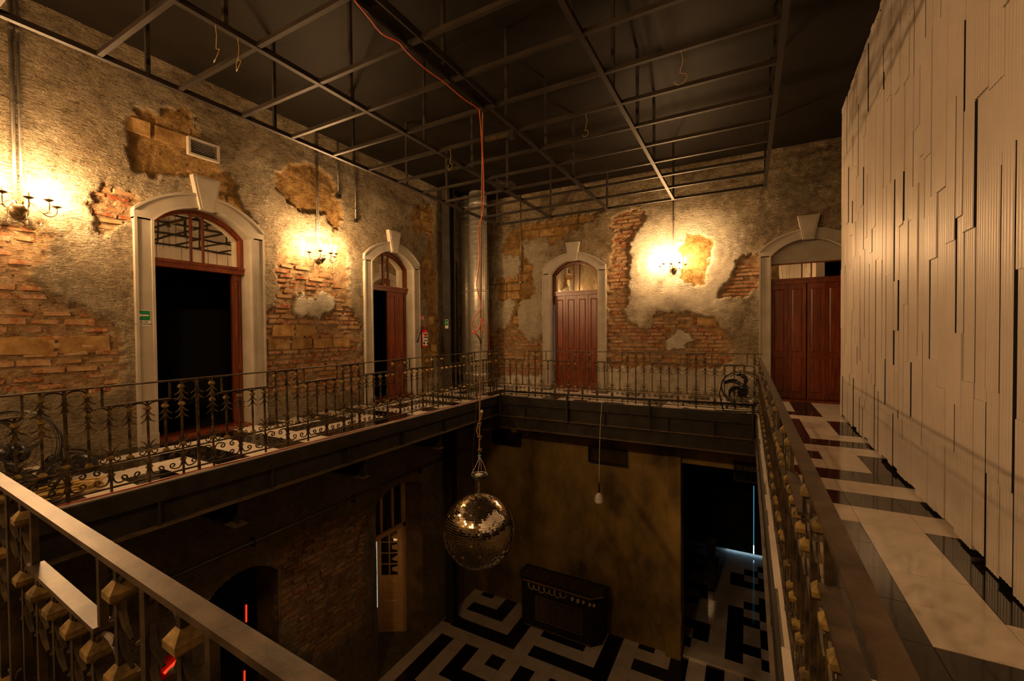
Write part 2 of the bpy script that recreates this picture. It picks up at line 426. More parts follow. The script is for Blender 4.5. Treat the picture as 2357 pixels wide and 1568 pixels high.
def weathered_wall(name, M, U0, U1, V0, V1, step, patches, islands, stains_shade, holes, mat, seed, label, depth=0.05, pale=()):
    nu = int(round((U1-U0)/step))+1; nv = int(round((V1-V0)/step))+1
    U, V = np.meshgrid(np.linspace(U0, U1, nu), np.linspace(V0, V1, nv), indexing='ij')
    jx = 0.20*fbm(U*5, V*5, seed)+0.13*fbm(U*15, V*15, seed+5); jy = 0.20*fbm(U*5, V*5, seed+9)+0.13*fbm(U*15, V*15, seed+14)
    R = np.zeros(U.shape); G = np.zeros(U.shape); Bm = np.zeros(U.shape); Wh = np.zeros(U.shape)
    for kind, poly in patches:
        ins = inside(poly, U+jx, V+jy); d = pdist(poly, U+jx, V+jy)
        sd = np.where(ins, d, -d); k = sstep(-0.012, 0.022, sd)
        R = np.maximum(R, k)
        if kind == 'brick': G = np.where(ins, 1.0, G)
    for poly in islands:
        ins = inside(poly, U+jx, V+jy); d = pdist(poly, U+jx, V+jy)
        k = sstep(-0.012, 0.022, np.where(ins, d, -d)); R = R*(1-k); Wh = np.maximum(Wh, k)
    for amount, soft, poly in stains_shade:
        ins = inside(poly, U+2*jx, V+2*jy); d = pdist(poly, U+2*jx, V+2*jy)
        Bm = np.maximum(Bm, amount*sstep(-soft, soft, np.where(ins, d, -d)))
    for amount, soft, poly in pale:
        ins = inside(poly, U+2*jx, V+2*jy); d = pdist(poly, U+2*jx, V+2*jy)
        Wh = np.maximum(Wh, amount*sstep(-soft, soft, np.where(ins, d, -d)))
    W = 0.016*fbm(U*3, V*3, seed+20)+0.010*fbm(U*14, V*14, seed+21)-R*(depth+0.03*fbm(U*6, V*6, seed+22)+0.02*fbm(U*22, V*22, seed+25))
    rim = np.exp(-((R-0.25)/0.2)**2)*0.010*(R > 0.02)
    W = W+rim
    idx = np.arange(nu*nv).reshape(nu, nv)
    quads = np.stack([idx[:-1, :-1], idx[1:, :-1], idx[1:, 1:], idx[:-1, 1:]], -1).reshape(-1, 4)
    uc = ((U[:-1, :-1]+U[1:, 1:])/2).reshape(-1); vc = ((V[:-1, :-1]+V[1:, 1:])/2).reshape(-1)
    keep = np.ones(len(quads), bool)
    for poly in holes: keep &= ~inside(poly, uc, vc)
    quads = quads[keep]
    X, Y, Z = M(U.reshape(-1), V.reshape(-1), W.reshape(-1))
    co = np.stack([np.broadcast_to(np.asarray(c, float), U.reshape(-1).shape) for c in (X, Y, Z)], -1)
    me = bpy.data.meshes.new(name)
    me.from_pydata(co.tolist(), [], quads.tolist())
    me.materials.append(MAT[mat])
    at = me.color_attributes.new('mask', 'FLOAT_COLOR', 'POINT')
    cols = np.stack([R.reshape(-1), G.reshape(-1), Bm.reshape(-1), Wh.reshape(-1)], -1).astype(np.float32)
    at.data.foreach_set('color', cols.reshape(-1))
    me.polygons.foreach_set('use_smooth', [True]*len(me.polygons))
    o = link(name, me); tag(o, label, 'wall', kind='structure')
    return o

BRICK_MESHES = {}
def brick_mesh(kind, k, mat, L, H, M0):
    key = (kind, k, M0)
    if key in BRICK_MESHES: return BRICK_MESHES[key]
    rr = random.Random(100+k)
    j = lambda s: rr.uniform(-s, s)
    hu, hv, e = L/2, H/2, 0.007
    vs = []
    for w, q in ((-0.05, 0.0), (0.0, e)):
        for su, sv in ((-1, -1), (1, -1), (1, 1), (-1, 1)):
            vs.append((su*(hu-q)+j(0.012), sv*(hv-q)+j(0.007), w+(j(0.007) if w == 0.0 else 0)))
    M = (lambda u, v, w: (w, u, v)) if M0 == 'L' else (lambda u, v, w: (u, -w, v))
    me = bpy.data.meshes.new(kind)
    me.from_pydata([M(*p) for p in vs], [], [(0, 3, 2, 1), (4, 5, 6, 7), (0, 1, 5, 4), (1, 2, 6, 5), (2, 3, 7, 6), (3, 0, 4, 7)])
    me.materials.append(MAT[mat])
    BRICK_MESHES[key] = me
    return me
def lay_bricks(wall, poly, islands, M, M0, L, H, joint, kind, mat, back, keep, avoid=(), limit=150):
    """bricks in running bond where the plaster is gone; each a part of the wall"""
    us = [p[0] for p in poly]; vs = [p[1] for p in poly]
    v = min(vs); row = 0; n = 0; cand = []
    while v < max(vs):
        u = min(us)-random.uniform(0.2, 0.8)*L+(row % 2)*L/2
        while u < max(us)+L:
            uc, vc = u+L/2, v+H/2
            A, B_ = np.array([uc, uc-L*0.3, uc+L*0.3]), np.array([vc, vc, vc])
            if inside(poly, A, B_).sum() >= 2 and not any(inside(q, A, B_).any() for q in islands) and not any(inside(q, A, B_).any() for q in avoid):
                cand.append((uc, vc))
            u += L+joint
        v += H+joint; row += 1
    for uc, vc in cand:
        if n >= limit: break
        if random.random() > keep: continue
        k = random.randrange(8)
        me = brick_mesh(kind, k, mat, L, H, M0)
        link(kind, me, wall, M(uc, vc, back+random.uniform(-0.009, 0.012)))
        n += 1
    return n

def pxL(pts): return [tuple(onx(a, c, XL)[1:]) for a, c in pts]
def pxB(pts):
    out = []
    for a, c in pts:
        q = ony(a, c, YB); out.append((q[0], q[2]))
    return out

# ================================================================== STRUCTURE
# doors in the upper storey: (centre, half width of opening)
D1, D2 = 3.41, 7.22             # left wall (y)
D3, D4 = -3.91, 1.06            # back wall (x)
HWO, HWI, ZS_O, ZS_I, RISE_O, RISE_I = 0.85, 0.645, 3.12, 2.98, 0.37, 0.31
def hole(c):
    return [(c-0.74, -0.1), (c-0.74, 3.02)] + seg_arc(0.74, 3.04, 0.33, c) + [(c+0.74, 3.02), (c+0.74, -0.1)]

LP = [('stone', pxL([(300, 265), (315, 248), (340, 253), (372, 260), (380, 248), (425, 250), (440, 265), (458, 310), (495, 350), (510, 378), (535, 420), (548, 455), (575, 490), (592, 528), (560, 505), (530, 480), (505, 455), (495, 425), (437, 408), (390, 398), (355, 405), (325, 400), (305, 370), (292, 320), (288, 288)])),
      ('brick', pxL([(232, 422), (250, 432), (275, 438), (312, 445), (312, 500), (280, 520), (255, 535), (240, 540), (235, 520), (215, 500), (205, 475), (208, 450), (220, 432)])),
      ('brick', pxL([(-120, 500), (0, 515), (60, 512), (95, 520), (110, 545), (118, 590), (80, 610), (75, 640), (110, 680), (160, 690), (200, 705), (215, 720), (250, 740), (268, 780), (280, 830), (275, 890), (240, 905), (-120, 915)])),
      ('stone', pxL([(632, 420), (640, 395), (665, 380), (690, 375), (715, 380), (745, 395), (770, 420), (772, 450), (785, 465), (790, 500), (775, 525), (752, 515), (750, 490), (730, 490), (690, 480), (660, 465), (640, 440)])),
      ('brick', pxL([(690, 545), (720, 540), (770, 545), (795, 560), (805, 600), (800, 660), (812, 720), (830, 745), (835, 860), (830, 905), (606, 905), (606, 740), (628, 700), (640, 660), (640, 600), (655, 570)])),
      ('stone', pxL([(948, 500), (960, 475), (985, 470), (1000, 480), (1000, 560), (1005, 700), (1008, 800), (1000, 860), (975, 900), (970, 820), (990, 760), (985, 700), (972, 640), (968, 600), (985, 580), (985, 540), (955, 540), (948, 520)]))]
LI = [pxL([(672, 690), (690, 670), (705, 682), (730, 680), (740, 668), (775, 690), (770, 712), (740, 735), (715, 730), (690, 722), (675, 705)])]
LS = [(0.45, 0.25, pxL([(0, 520), (140, 560), (250, 640), (300, 760), (305, 1000), (0, 1100), (-200, 800)])),  # first: shadow below the leftmost sconce, painted into the plaster colour
      (0.35, 0.3, pxL([(240, 210), (420, 250), (560, 330), (600, 420), (440, 330), (300, 260)])),
      (0.40, 0.12, pxL([(985, 480), (1004, 480), (1008, 860), (985, 870), (978, 700)])),
      (0.35, 0.2, pxL([(60, 0), (300, 110), (500, 215), (470, 240), (250, 150), (40, 40)])),
      (0.30, 0.2, pxL([(830, 380), (1000, 470), (960, 500), (850, 440)]))]
# grooves of old cables in the plaster
for (a, c0, c1) in ((632, 315, 420), (926, 455, 575)):
    LS.append((0.75, 0.010, pxL([(a-1.5, c0), (a+1.5, c0), (a+1.5, c1), (a-1.5, c1)])))
wall_left = weathered_wall('wall_left', LW, YN, YB+0.02, 0.0, ZC, 0.027, LP, LI, LS, [hole(D1), hole(D2)], 'old_plaster', 31,
                           'weathered plaster wall with two arched doorways and big patches of bare brick')
BP = [('stone', pxB([(1150, 580), (1155, 560), (1175, 540), (1190, 525), (1215, 515), (1260, 510), (1300, 500), (1360, 490), (1380, 480), (1390, 488), (1360, 505), (1340, 520), (1310, 530), (1300, 545), (1275, 565), (1262, 570), (1258, 545), (1205, 550), (1200, 580), (1210, 600), (1225, 610), (1228, 640), (1232, 660), (1225, 690), (1195, 690), (1190, 710), (1195, 755), (1143, 765), (1160, 755), (1175, 735), (1185, 700), (1178, 680), (1155, 690), (1143, 690), (1143, 640), (1160, 635), (1190, 640), (1198, 600), (1190, 590), (1160, 595)])),
      ('brick', pxB([(1195, 755), (1205, 770), (1215, 795), (1254, 775), (1254, 865), (1100, 865), (1100, 775), (1143, 765)])),
      ('brick', pxB([(1405, 500), (1430, 490), (1480, 480), (1488, 500), (1480, 520), (1460, 535), (1450, 560), (1445, 600), (1450, 640), (1445, 670), (1440, 720), (1450, 745), (1480, 755), (1490, 765), (1505, 750), (1515, 725), (1545, 718), (1560, 725), (1590, 715), (1640, 735), (1660, 755), (1680, 775), (1692, 800), (1690, 830), (1650, 850), (1580, 850), (1560, 840), (1480, 848), (1430, 850), (1395, 855), (1395, 760), (1405, 720), (1395, 690), (1395, 640), (1402, 600), (1410, 570), (1415, 540), (1405, 520)])),
      ('stone', pxB([(1575, 545), (1600, 535), (1625, 540), (1640, 560), (1635, 590), (1635, 620), (1625, 650), (1600, 660), (1575, 650), (1562, 640), (1568, 600), (1560, 575)])),
      ('brick', pxB([(1690, 600), (1720, 588), (1755, 590), (1755, 650), (1720, 680), (1680, 690), (1655, 680), (1670, 660), (1685, 640)]))]
BI = [pxB([(1548, 765), (1562, 752), (1575, 765), (1590, 775), (1595, 785), (1580, 802), (1560, 808), (1535, 805), (1530, 785)])]
BS = [(0.85, 0.05, pxB([(1735, 470), (1752, 440), (1775, 520), (1768, 550), (1748, 540), (1738, 510)])),
      (0.75, 0.18, pxB([(1765, 425), (1800, 395), (1850, 415), (1890, 450), (1880, 480), (1830, 510), (1795, 505)])),
      (0.12, 0.25, pxB([(1560, 400), (1940, 340), (1940, 400), (1750, 430), (1560, 440)])),
      (0.40, 0.2, pxB([(1640, 690), (1745, 690), (1745, 820), (1690, 800), (1660, 750)])),
      (0.30, 0.15, pxB([(1500, 690), (1620, 670), (1640, 720), (1530, 730)]))]
def crackline(pts, wpx):
    L = [(a-wpx, c) for a, c in pts]; R_ = [(a+wpx, c+wpx) for a, c in reversed(pts)]
    return pxB(L+R_)
for pts in ([(1690, 470), (1705, 490), (1725, 505), (1735, 520)], [(1600, 640), (1625, 690), (1640, 715), (1660, 735)], [(1690, 590), (1695, 630), (1680, 660), (1650, 685)], [(1795, 365), (1830, 385), (1870, 400), (1905, 420), (1930, 450)]):
    BS.append((0.9, 0.02, crackline(pts, 2.2)))
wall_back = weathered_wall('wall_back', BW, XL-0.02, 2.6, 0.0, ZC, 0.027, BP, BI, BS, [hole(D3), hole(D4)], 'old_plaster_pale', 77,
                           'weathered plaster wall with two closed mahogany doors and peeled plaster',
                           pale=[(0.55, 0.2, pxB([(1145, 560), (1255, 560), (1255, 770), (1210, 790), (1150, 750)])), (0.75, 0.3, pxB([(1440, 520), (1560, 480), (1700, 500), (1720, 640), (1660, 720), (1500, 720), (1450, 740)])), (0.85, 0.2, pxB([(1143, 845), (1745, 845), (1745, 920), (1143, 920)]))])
dL = [hole(D1), hole(D2)]; dB = [hole(D3), hole(D4)]
lay_bricks(wall_left, LP[1][1], LI, LW, 'L', 0.22, 0.06, 0.018, 'brick', 'old_brick', -0.032, 0.75, dL)
lay_bricks(wall_left, LP[2][1], LI, LW, 'L', 0.27, 0.075, 0.018, 'brick', 'old_brick', -0.037, 0.86, dL, 135)
lay_bricks(wall_left, LP[4][1], LI, LW, 'L', 0.27, 0.070, 0.018, 'brick', 'old_brick', -0.037, 0.86, dL, 135)
sub = pxL([(20, 700), (160, 700), (235, 745), (240, 800), (150, 815), (30, 810)])
lay_bricks(wall_left, sub, LI, LW, 'L', 0.46, 0.21, 0.03, 'adobe_block', 'adobe_block', -0.024, 0.7, dL)
sub = pxL([(650, 735), (800, 745), (805, 800), (640, 795)])
lay_bricks(wall_left, sub, LI, LW, 'L', 0.40, 0.20, 0.03, 'adobe_block', 'adobe_block', -0.024, 0.8, dL)
lay_bricks(wall_left, LP[0][1], LI, LW, 'L', 0.42, 0.20, 0.035, 'adobe_block', 'adobe_block', -0.040, 0.55, dL)
lay_bricks(wall_left, LP[5][1], LI, LW, 'L', 0.36, 0.20, 0.035, 'adobe_block', 'adobe_block', -0.040, 0.6, dL)
lay_bricks(wall_back, BP[0][1], BI, BW, 'B', 0.40, 0.20, 0.03, 'adobe_block', 'adobe_block', -0.036, 0.75, dB)
lay_bricks(wall_back, BP[1][1], BI, BW, 'B', 0.27, 0.070, 0.018, 'brick', 'old_brick', -0.038, 0.85, dB)
lay_bricks(wall_back, BP[2][1], BI, BW, 'B', 0.27, 0.070, 0.018, 'brick', 'old_brick', -0.037, 0.88, dB, 190)
lay_bricks(wall_back, BP[4][1], BI, BW, 'B', 0.24, 0.065, 0.018, 'brick', 'old_brick', -0.034, 0.6, dB)
sub = pxB([(1590, 720), (1645, 740), (1675, 775), (1600, 775)])
lay_bricks(wall_back, sub, BI, BW, 'B', 0.42, 0.20, 0.03, 'adobe_block', 'adobe_block', -0.022, 0.9, dB)

# ceiling, near wall, dark rooms behind the doors
single('ceiling', MB().bb(XL-0.7, 3.0, YN-0.3, YB+0.7, ZC, ZC+0.15), 'ceiling_black', 'black painted ceiling above the hanging steel frame', 'ceiling', kind='structure')
nw = MB().bb(XL-0.3, 3.0, YN-0.3, YN, 0.0, ZC)
single('wall_near', nw, 'lower_plaster', 'bare plaster wall behind the viewer', 'wall', kind='structure')
def room_shell(name, x0, x1, y0, y1, z0, z1, open_side, label, mat='dark_room'):
    mb = MB(); t = 0.05
    mb.bb(x0, x1, y0, y1, z1, z1+t)
    if open_side != '-x': mb.bb(x0-t, x0, y0, y1, z0, z1)
    if open_side != '+x': mb.bb(x1, x1+t, y0, y1, z0, z1)
    if open_side != '-y': mb.bb(x0, x1, y0-t, y0, z0, z1)
    if open_side != '+y': mb.bb(x0, x1, y1, y1+t, z0, z1)
    mb.bb(x0, x1, y0, y1, z0-t, z0)
    return single(name, mb, mat, label, 'room', kind='structure')
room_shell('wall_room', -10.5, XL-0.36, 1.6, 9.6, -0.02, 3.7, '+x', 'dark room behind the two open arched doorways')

# ---- galleries: slabs, fascias, tiles
def tile_mesh(w, d, mat, key={}):
    k = (round(w, 3), round(d, 3), mat)
    if k not in key:
        key[k] = MB().add([(-w/2, -d/2, -0.012), (w/2, -d/2, -0.012), (w/2, d/2, -0.012), (-w/2, d/2, -0.012), (-w/2, -d/2, 0), (w/2, -d/2, 0), (w/2, d/2, 0), (-w/2, d/2, 0)],
                          [(4, 5, 6, 7), (0, 1, 5, 4), (1, 2, 6, 5), (2, 3, 7, 6), (3, 0, 4, 7)]).mesh('floor_tile', mat)
    return key[k]
def maze(col, row):
    c = col % 6; r = row % 6; blk = (row//6) % 2
    if blk: c = 4-c
    for k in (0, 2, 4):
        if (c == k and 0 <= r <= k) or (r == k and 0 <= c <= k): return True
    return False
def lay_tiles(floor, xs, ys, z, black, g=0.003):
    for i in range(len(xs)-1):
        for j in range(len(ys)-1):
            w, d = xs[i+1]-xs[i], ys[j+1]-ys[j]
            bk = black(i, j)
            if bk is None: continue
            me = tile_mesh(abs(w)-g, abs(d)-g, 'tile_black' if bk else 'tile_white')
            link('floor_tile', me, floor, ((xs[i]+xs[i+1])/2, (ys[j]+ys[j+1])/2, z+NPR.uniform(-0.0006, 0.0006)))
T = 0.364
def slab(name, x0, x1, y0, y1, label):
    return single(name, MB().bb(x0, x1, y0, y1, -0.19, -0.008), 'grout', label, 'floor', kind='structure')
fl = slab('floor', XL-0.36, SX0, YN, YB+0.36, 'black and white tiled gallery floor along the left wall')
xs = [XL-0.36, -6.66] + [-6.66+T*i for i in range(1, 5)] + [SX0]
ys = [4.08+T*n for n in range(-11, 19)]
lay_tiles(fl, xs, ys, 0, lambda i, j: maze(i, j+1))
fb = slab('floor', SX0, SX1, SY1, YB+0.36, 'black and white tiled gallery floor along the back wall')
ys = [SY1, 8.81, 9.18, 9.54, 9.90, 10.27, YB+0.2]
xs = [SX0+T*i for i in range(15)] + [SX1]
lay_tiles(fb, xs, ys, 0, lambda i, j: maze(i+1, j+2))
fr = slab('floor', SX1, 2.6, YN, YB+0.36, 'black and white tiled gallery floor beside the white panelled wall')
PAT = {-6: 'WWW', -5: 'KKW', -4: 'KWW', -3: 'KWK', -2: 'KWK', -1: 'KWK', 0: 'WWW', 1: 'KKK', 2: 'WWW', 3: 'KKK', 4: 'WWK', 5: 'KWK', 6: 'WWW', 7: 'KKK', 8: 'KWW', 9: 'KWK', 10: 'KWK', 11: 'KWK', 12: 'WWW', 13: 'KKW', 14: 'WKW', 15: 'WKW', 16: 'WKW', 17: 'WKW'}
xs = [0.245, 0.38, 0.745, 1.11, 1.475, 1.84]
ys = [4.08+T*n for n in range(-14, 18)]+[YB+0.2]
def right_black(i, j):
    n = j-14
    if i == 4 and ys[j] < 8.7: return None
    p = PAT.get(n, 'WKW' if n % 2 else 'KWK')
    return p[max(0, min(2, i-1))] == 'K'
lay_tiles(fr, xs, ys, 0, right_black)
# narrow marble edging along the inner edge of the right gallery
y = SY0-0.05
k = 0
while y < SY1:
    L = random.choice((0.34, 0.36, 0.52, 0.36))
    w = 0.10 if k % 5 else 0.085
    link('edge_tile', tile_mesh(w, min(L, SY1-y)-0.006, 'tile_white'), fr, (SX1+0.048+random.uniform(-0.004, 0.004), y+min(L, SY1-y)/2, 0.004+random.uniform(0, 0.006)))
    y += L; k += 1
nf = slab('floor', SX0, SX1, YN, SY0, 'tiled gallery floor under the viewer')
MB().add([(SX0, SY0, -0.15), (SX1, SY0, -0.15), (SX0, SY0+0.13, -0.15), (SX0, SY0, -0.008), (SX1, SY0, -0.008), (SX0, SY0+0.13, -0.008)], [(0, 2, 1), (3, 4, 5), (0, 1, 4, 3), (1, 2, 5, 4), (2, 0, 3, 5)]).build('edge_wedge', 'grout', nf)
# loose pieces of marble edging on the left and back galleries
for px, py, l in ((215, 1112, 0.30), (345, 1083, 0.36), (475, 1052, 0.34), (560, 1030, 0.22), (680, 1028, 0.36), (770, 1006, 0.36), (975, 948, 0.30), (1020, 938, 0.36), (1065, 927, 0.36), (1110, 914, 0.36)):
    q = onz(px, py, 0.004)
    link('edge_tile', tile_mesh(0.10, l, 'tile_white'), fl, (SX0-0.050, q[1], 0.004))
for px, l in ((1190, 0.40), (1370, 0.36), (1480, 0.5), (1550, 0.36), (1615, 0.45), (1690, 0.3)):
    q = ony(px, 930, SY1)
    link('edge_tile', tile_mesh(l, 0.10, 'tile_white'), fb, (q[0], SY1+0.052, 0.004))

# fascias and steel edge beams
def edge_beam(name, label, segs, second):
    t = thing(name, label, 'beam', (segs[0][0], segs[0][1], 0), kind='structure')
    return t
def beam_along_y(x, s, y0, y1, label, lower=False):
    t = thing('edge_beam', label, 'beam', (x, y0, 0), kind='structure')
    def yb(a, c, z0, z1, nm, mt): MB().bb(min(a, c), max(a, c), y0, y1, z0, z1).build(nm, mt, t)
    yb(x+s*0.001, x+s*0.022, -0.185, -0.016, 'fascia', 'black_paint')
    yb(x-s*0.06, x-s*0.045, -0.43, -0.19, 'web', 'black_paint')
    yb(x+s*0.03, x-s*0.13, -0.448, -0.430, 'flange', 'flange_brown')
    y = y0+0.55
    while y < y1:
        MB().bb(min(x+s*0.01, x-s*0.045), max(x+s*0.01, x-s*0.045), y, y+0.012, -0.43, -0.19).build('stiffener', 'black_steel', t); y += 1.15
    return t
beam_along_y(SX0, 1, SY0-0.1, SY1, 'black steel beam under the left gallery edge')
beam_along_y(SX1, -1, SY0-0.1, SY1, 'black steel beam under the right gallery edge')
t = thing('edge_beam', 'black steel beam with two flanges under the back gallery edge', 'beam', (SX0, SY1, 0), kind='structure')
MB().bb(SX0, SX1, SY1-0.022, SY1-0.001, -0.20, -0.016).build('fascia', 'black_paint', t)
MB().bb(SX0, SX1, SY1+0.05, SY1+0.07, -0.74, -0.20).build('web', 'black_paint', t)
MB().bb(SX0, SX1, SY1-0.02, SY1+0.12, -0.485, -0.468).build('flange', 'flange_brown', t)
MB().bb(SX0, SX1, SY1-0.02, SY1+0.12, -0.755, -0.738).build('flange', 'flange_brown', t)
for x in (-4.45, -3.4, -2.6, -1.35, -0.55):
    MB().bb(x, x+0.012, SY1, SY1+0.06, -0.468, -0.20).build('stiffener', 'black_steel', t)
t = thing('edge_beam', 'black steel beam under the gallery edge below the viewer', 'beam', (SX0, SY0, 0), kind='structure')
MB().bb(SX0, SX1, SY0+0.001, SY0+0.02, -0.19, -0.16).build('fascia', 'black_paint', t)
# joists that carry the left gallery, their ends showing under the edge beam
for yj in (0.95, 2.81, 4.67, 6.53, 8.30):
    t = thing('joist', 'black steel joist under the left gallery at %s' % ('the corner column' if yj > 8 else 'the brick wall'), 'beam', (SX0-0.1, yj, -0.74), group='joists under the left gallery', kind='structure')
    MB().bb(XL, SX0-0.02, yj-0.075, yj+0.075, -0.752, -0.735).build('flange', 'flange_brown', t)
    MB().bb(XL, SX0-0.06, yj-0.006, yj+0.006, -0.735, -0.47).build('web', 'black_paint', t)

# ---- panelled wall on the right
pw = thing('wall_right', 'white wall clad in fluted vertical panels with dark slits', 'wall', (xpan(-1.3), -1.3, 0), kind='structure')
bk = MB()
bk.add([(xpan(YN)+0.05, YN, 0.0), (xpan(YP)+0.05, YP, 0.0), (xpan(YP)+0.14, YP, 0.0), (xpan(YN)+0.14, YN, 0.0), (xpan(YN)+0.05, YN, ZC-0.01), (xpan(YP)+0.05, YP, ZC-0.01), (xpan(YP)+0.14, YP, ZC-0.01), (xpan(YN)+0.14, YN, ZC-0.01)],
       [(0, 3, 2, 1), (4, 5, 6, 7), (0, 1, 5, 4), (1, 2, 6, 5), (2, 3, 7, 6), (3, 0, 4, 7)])
bk.build('backing', 'panel_backing_shade', pw)
def cladding(y0, y1, z0, z1, out, slit):
    """one fluted board; slit: dark gap left at its far side"""
    gap = 0.015 if slit else 0.0006
    a, c = y0+0.0006, y1-gap
    n = max(2, int(round((c-a)/0.036)))
    prof = []
    for i in range(n):
        for q in range(5):
            f_ = q/5.0
            prof.append((a+(c-a)*(i+f_)/n, 0.0048*math.sin(math.pi*f_)**0.7))
    prof.append((c, 0.0))
    mb = MB(); N = len(prof)
    front = [(xpan(yy)-out-w, yy, z) for z in (z0, z1) for yy, w in prof]
    mb.add(front, [(i, i+1, i+1+N, i+N) for i in range(N-1)])
    nf_ = len(mb.f)
    e0, e1 = (xpan(a), a), (xpan(c), c)
    mb.add([(e0[0]-out, a, z0), (e0[0]-out, a, z1), (e0[0]+0.05, a, z1), (e0[0]+0.05, a, z0), (e1[0]-out, c, z0), (e1[0]-out, c, z1), (e1[0]+0.05, c, z1), (e1[0]+0.05, c, z0)],
           [(0, 1, 2, 3), (7, 6, 5, 4), (3, 2, 6, 7)])
    for z in (z0, z1):
        mb.add([(xpan(yy)-out-w, yy, z) for yy, w in prof]+[(e1[0]+0.05, c, z), (e0[0]+0.05, a, z)], [tuple(range(N+2))])
    ns_ = len(mb.f)
    if slit:
        g0, g1 = c+0.0002, y1-0.0002
        mb.add([(xpan(c)-out+0.003+k*0.05, yy, z) for z in (z0, z1) for k in (0, 1) for yy in (g0, g1)], [(0, 1, 5, 4), (0, 4, 6, 2), (1, 3, 7, 5), (4, 5, 7, 6), (0, 2, 3, 1)])
    o = mb.build('panel', 'panel_white', pw)
    o.data.polygons.foreach_set('use_smooth', [k < nf_ for k in range(len(mb.f))])
    if slit:            # dark strip in the gap and dark near edge paint the slit's shadow
        o.data.materials.append(MAT['panel_backing_shade'])
        for k in [nf_]+list(range(ns_, len(mb.f))): o.data.polygons[k].material_index = 1
rp = random.Random(5)
y = YN
npan = 0
while y < YP-0.05:
    w = rp.choice((0.13, 0.15, 0.16, 0.18)) if y > 1.4 else 0.5
    w = min(w, YP-y)
    if YP-(y+w) < 0.08: w = YP-y
    z = rp.uniform(0.01, 0.06)
    prev = None
    first = True
    while z < ZC-0.02:
        L = rp.choice((0.5, 0.8, 1.0, 1.3, 1.5, 1.9)) if not first else rp.uniform(0.35, 1.25)
        if y < 1.0: L = 2.6
        z1 = z+L
        if ZC-z1 < 0.4: z1 = ZC-rp.uniform(0.004, 0.09)
        out = rp.choice((0.0, 0.005, 0.011)) if prev is None else rp.choice([q for q in (0.0, 0.005, 0.011) if q != prev])
        cladding(y, y+w, z, z1-0.0008, out, rp.random() < 0.50)
        npan += 1
        prev = out; first = False
        z = z1
    y += w
# end return of the panelled wall
MB().bb(xpan(YP)-0.006, xpan(YP)+0.16, YP, YP+0.02, 0.005, ZC-0.01).build('end_board', 'panel_white', pw)
single('wall_side', MB().bb(2.6, 2.8, YN, YB+0.3, 0.0, ZC), 'lower_plaster', 'plain plaster wall behind the white panelling', 'wall', kind='structure')

# ---- upper doors
def door_surround(t, M, c, w_out=0.055):
    """white moulded frame: jambs, arch, keystone, reveal"""
    for s in (-1, 1):
        u0, u1 = (c-HWO, c-HWI) if s < 0 else (c+HWI, c+HWO)
        z1 = ZS_O-0.02 if True else 0
        j = MB().mbox(M, u0, u1, 0.0, ZS_I+0.02, -0.05, w_out).build('jamb', 'white_paint', t)
        for e0, e1 in ((u0-0.004, u0+0.028), (u1-0.028, u1+0.004)):
            MB().mbox(M, e0, e1, 0.16, ZS_I+0.02, w_out, w_out+0.014).build('bead', 'white_paint', j)
        MB().mbox(M, u0-0.012, u1+0.008, 0.0, 0.16, w_out-0.01, w_out+0.022).build('plinth', 'white_paint', j)
        # reveal side
        uu = (c-HWI-0.06, c-HWI) if s < 0 else (c+HWI, c+HWI+0.06)
        MB().mbox(M, uu[0], uu[1], 0.0, ZS_I+0.03, -0.34, -0.05).build('reveal', 'white_paint', t)
    inn = seg_arc(HWI, ZS_I, RISE_I, c); out = seg_arc(HWO, ZS_O, RISE_O, c)
    inn2 = [(c-HWI, ZS_I-0.001)]+inn+[(c+HWI, ZS_I-0.001)]
    out2 = [(c-HWO, ZS_I-0.001)]+out+[(c+HWO, ZS_I-0.001)]
    a = MB().strip(M, inn2, out2, -0.05, w_out).build('arch_moulding', 'white_paint', t)
    o1 = [(u, v-0.035) for u, v in out]; MB().strip(M, o1, [(u, v+0.004) for u, v in out], w_out, w_out+0.02).build('bead', 'white_paint', a)
    MB().strip(M, inn, [(u, v+0.022) for u, v in inn], w_out, w_out+0.010).build('bead', 'white_paint', a)
    MB().strip(M, inn, [(u, v+0.06) for u, v in inn], -0.34, -0.05).build('reveal', 'white_paint', t)
    k = MB().prism(M, [(c-0.095, 3.265), (c+0.095, 3.265), (c+0.185, 3.745), (c-0.185, 3.745)], 0.0, w_out+0.045).build('keystone', 'white_paint', t)
    MB().prism(M, [(c-0.070, 3.295), (c+0.070, 3.295), (c+0.150, 3.715), (c-0.150, 3.715)], w_out+0.045, w_out+0.052).build('face', 'white_paint', k)
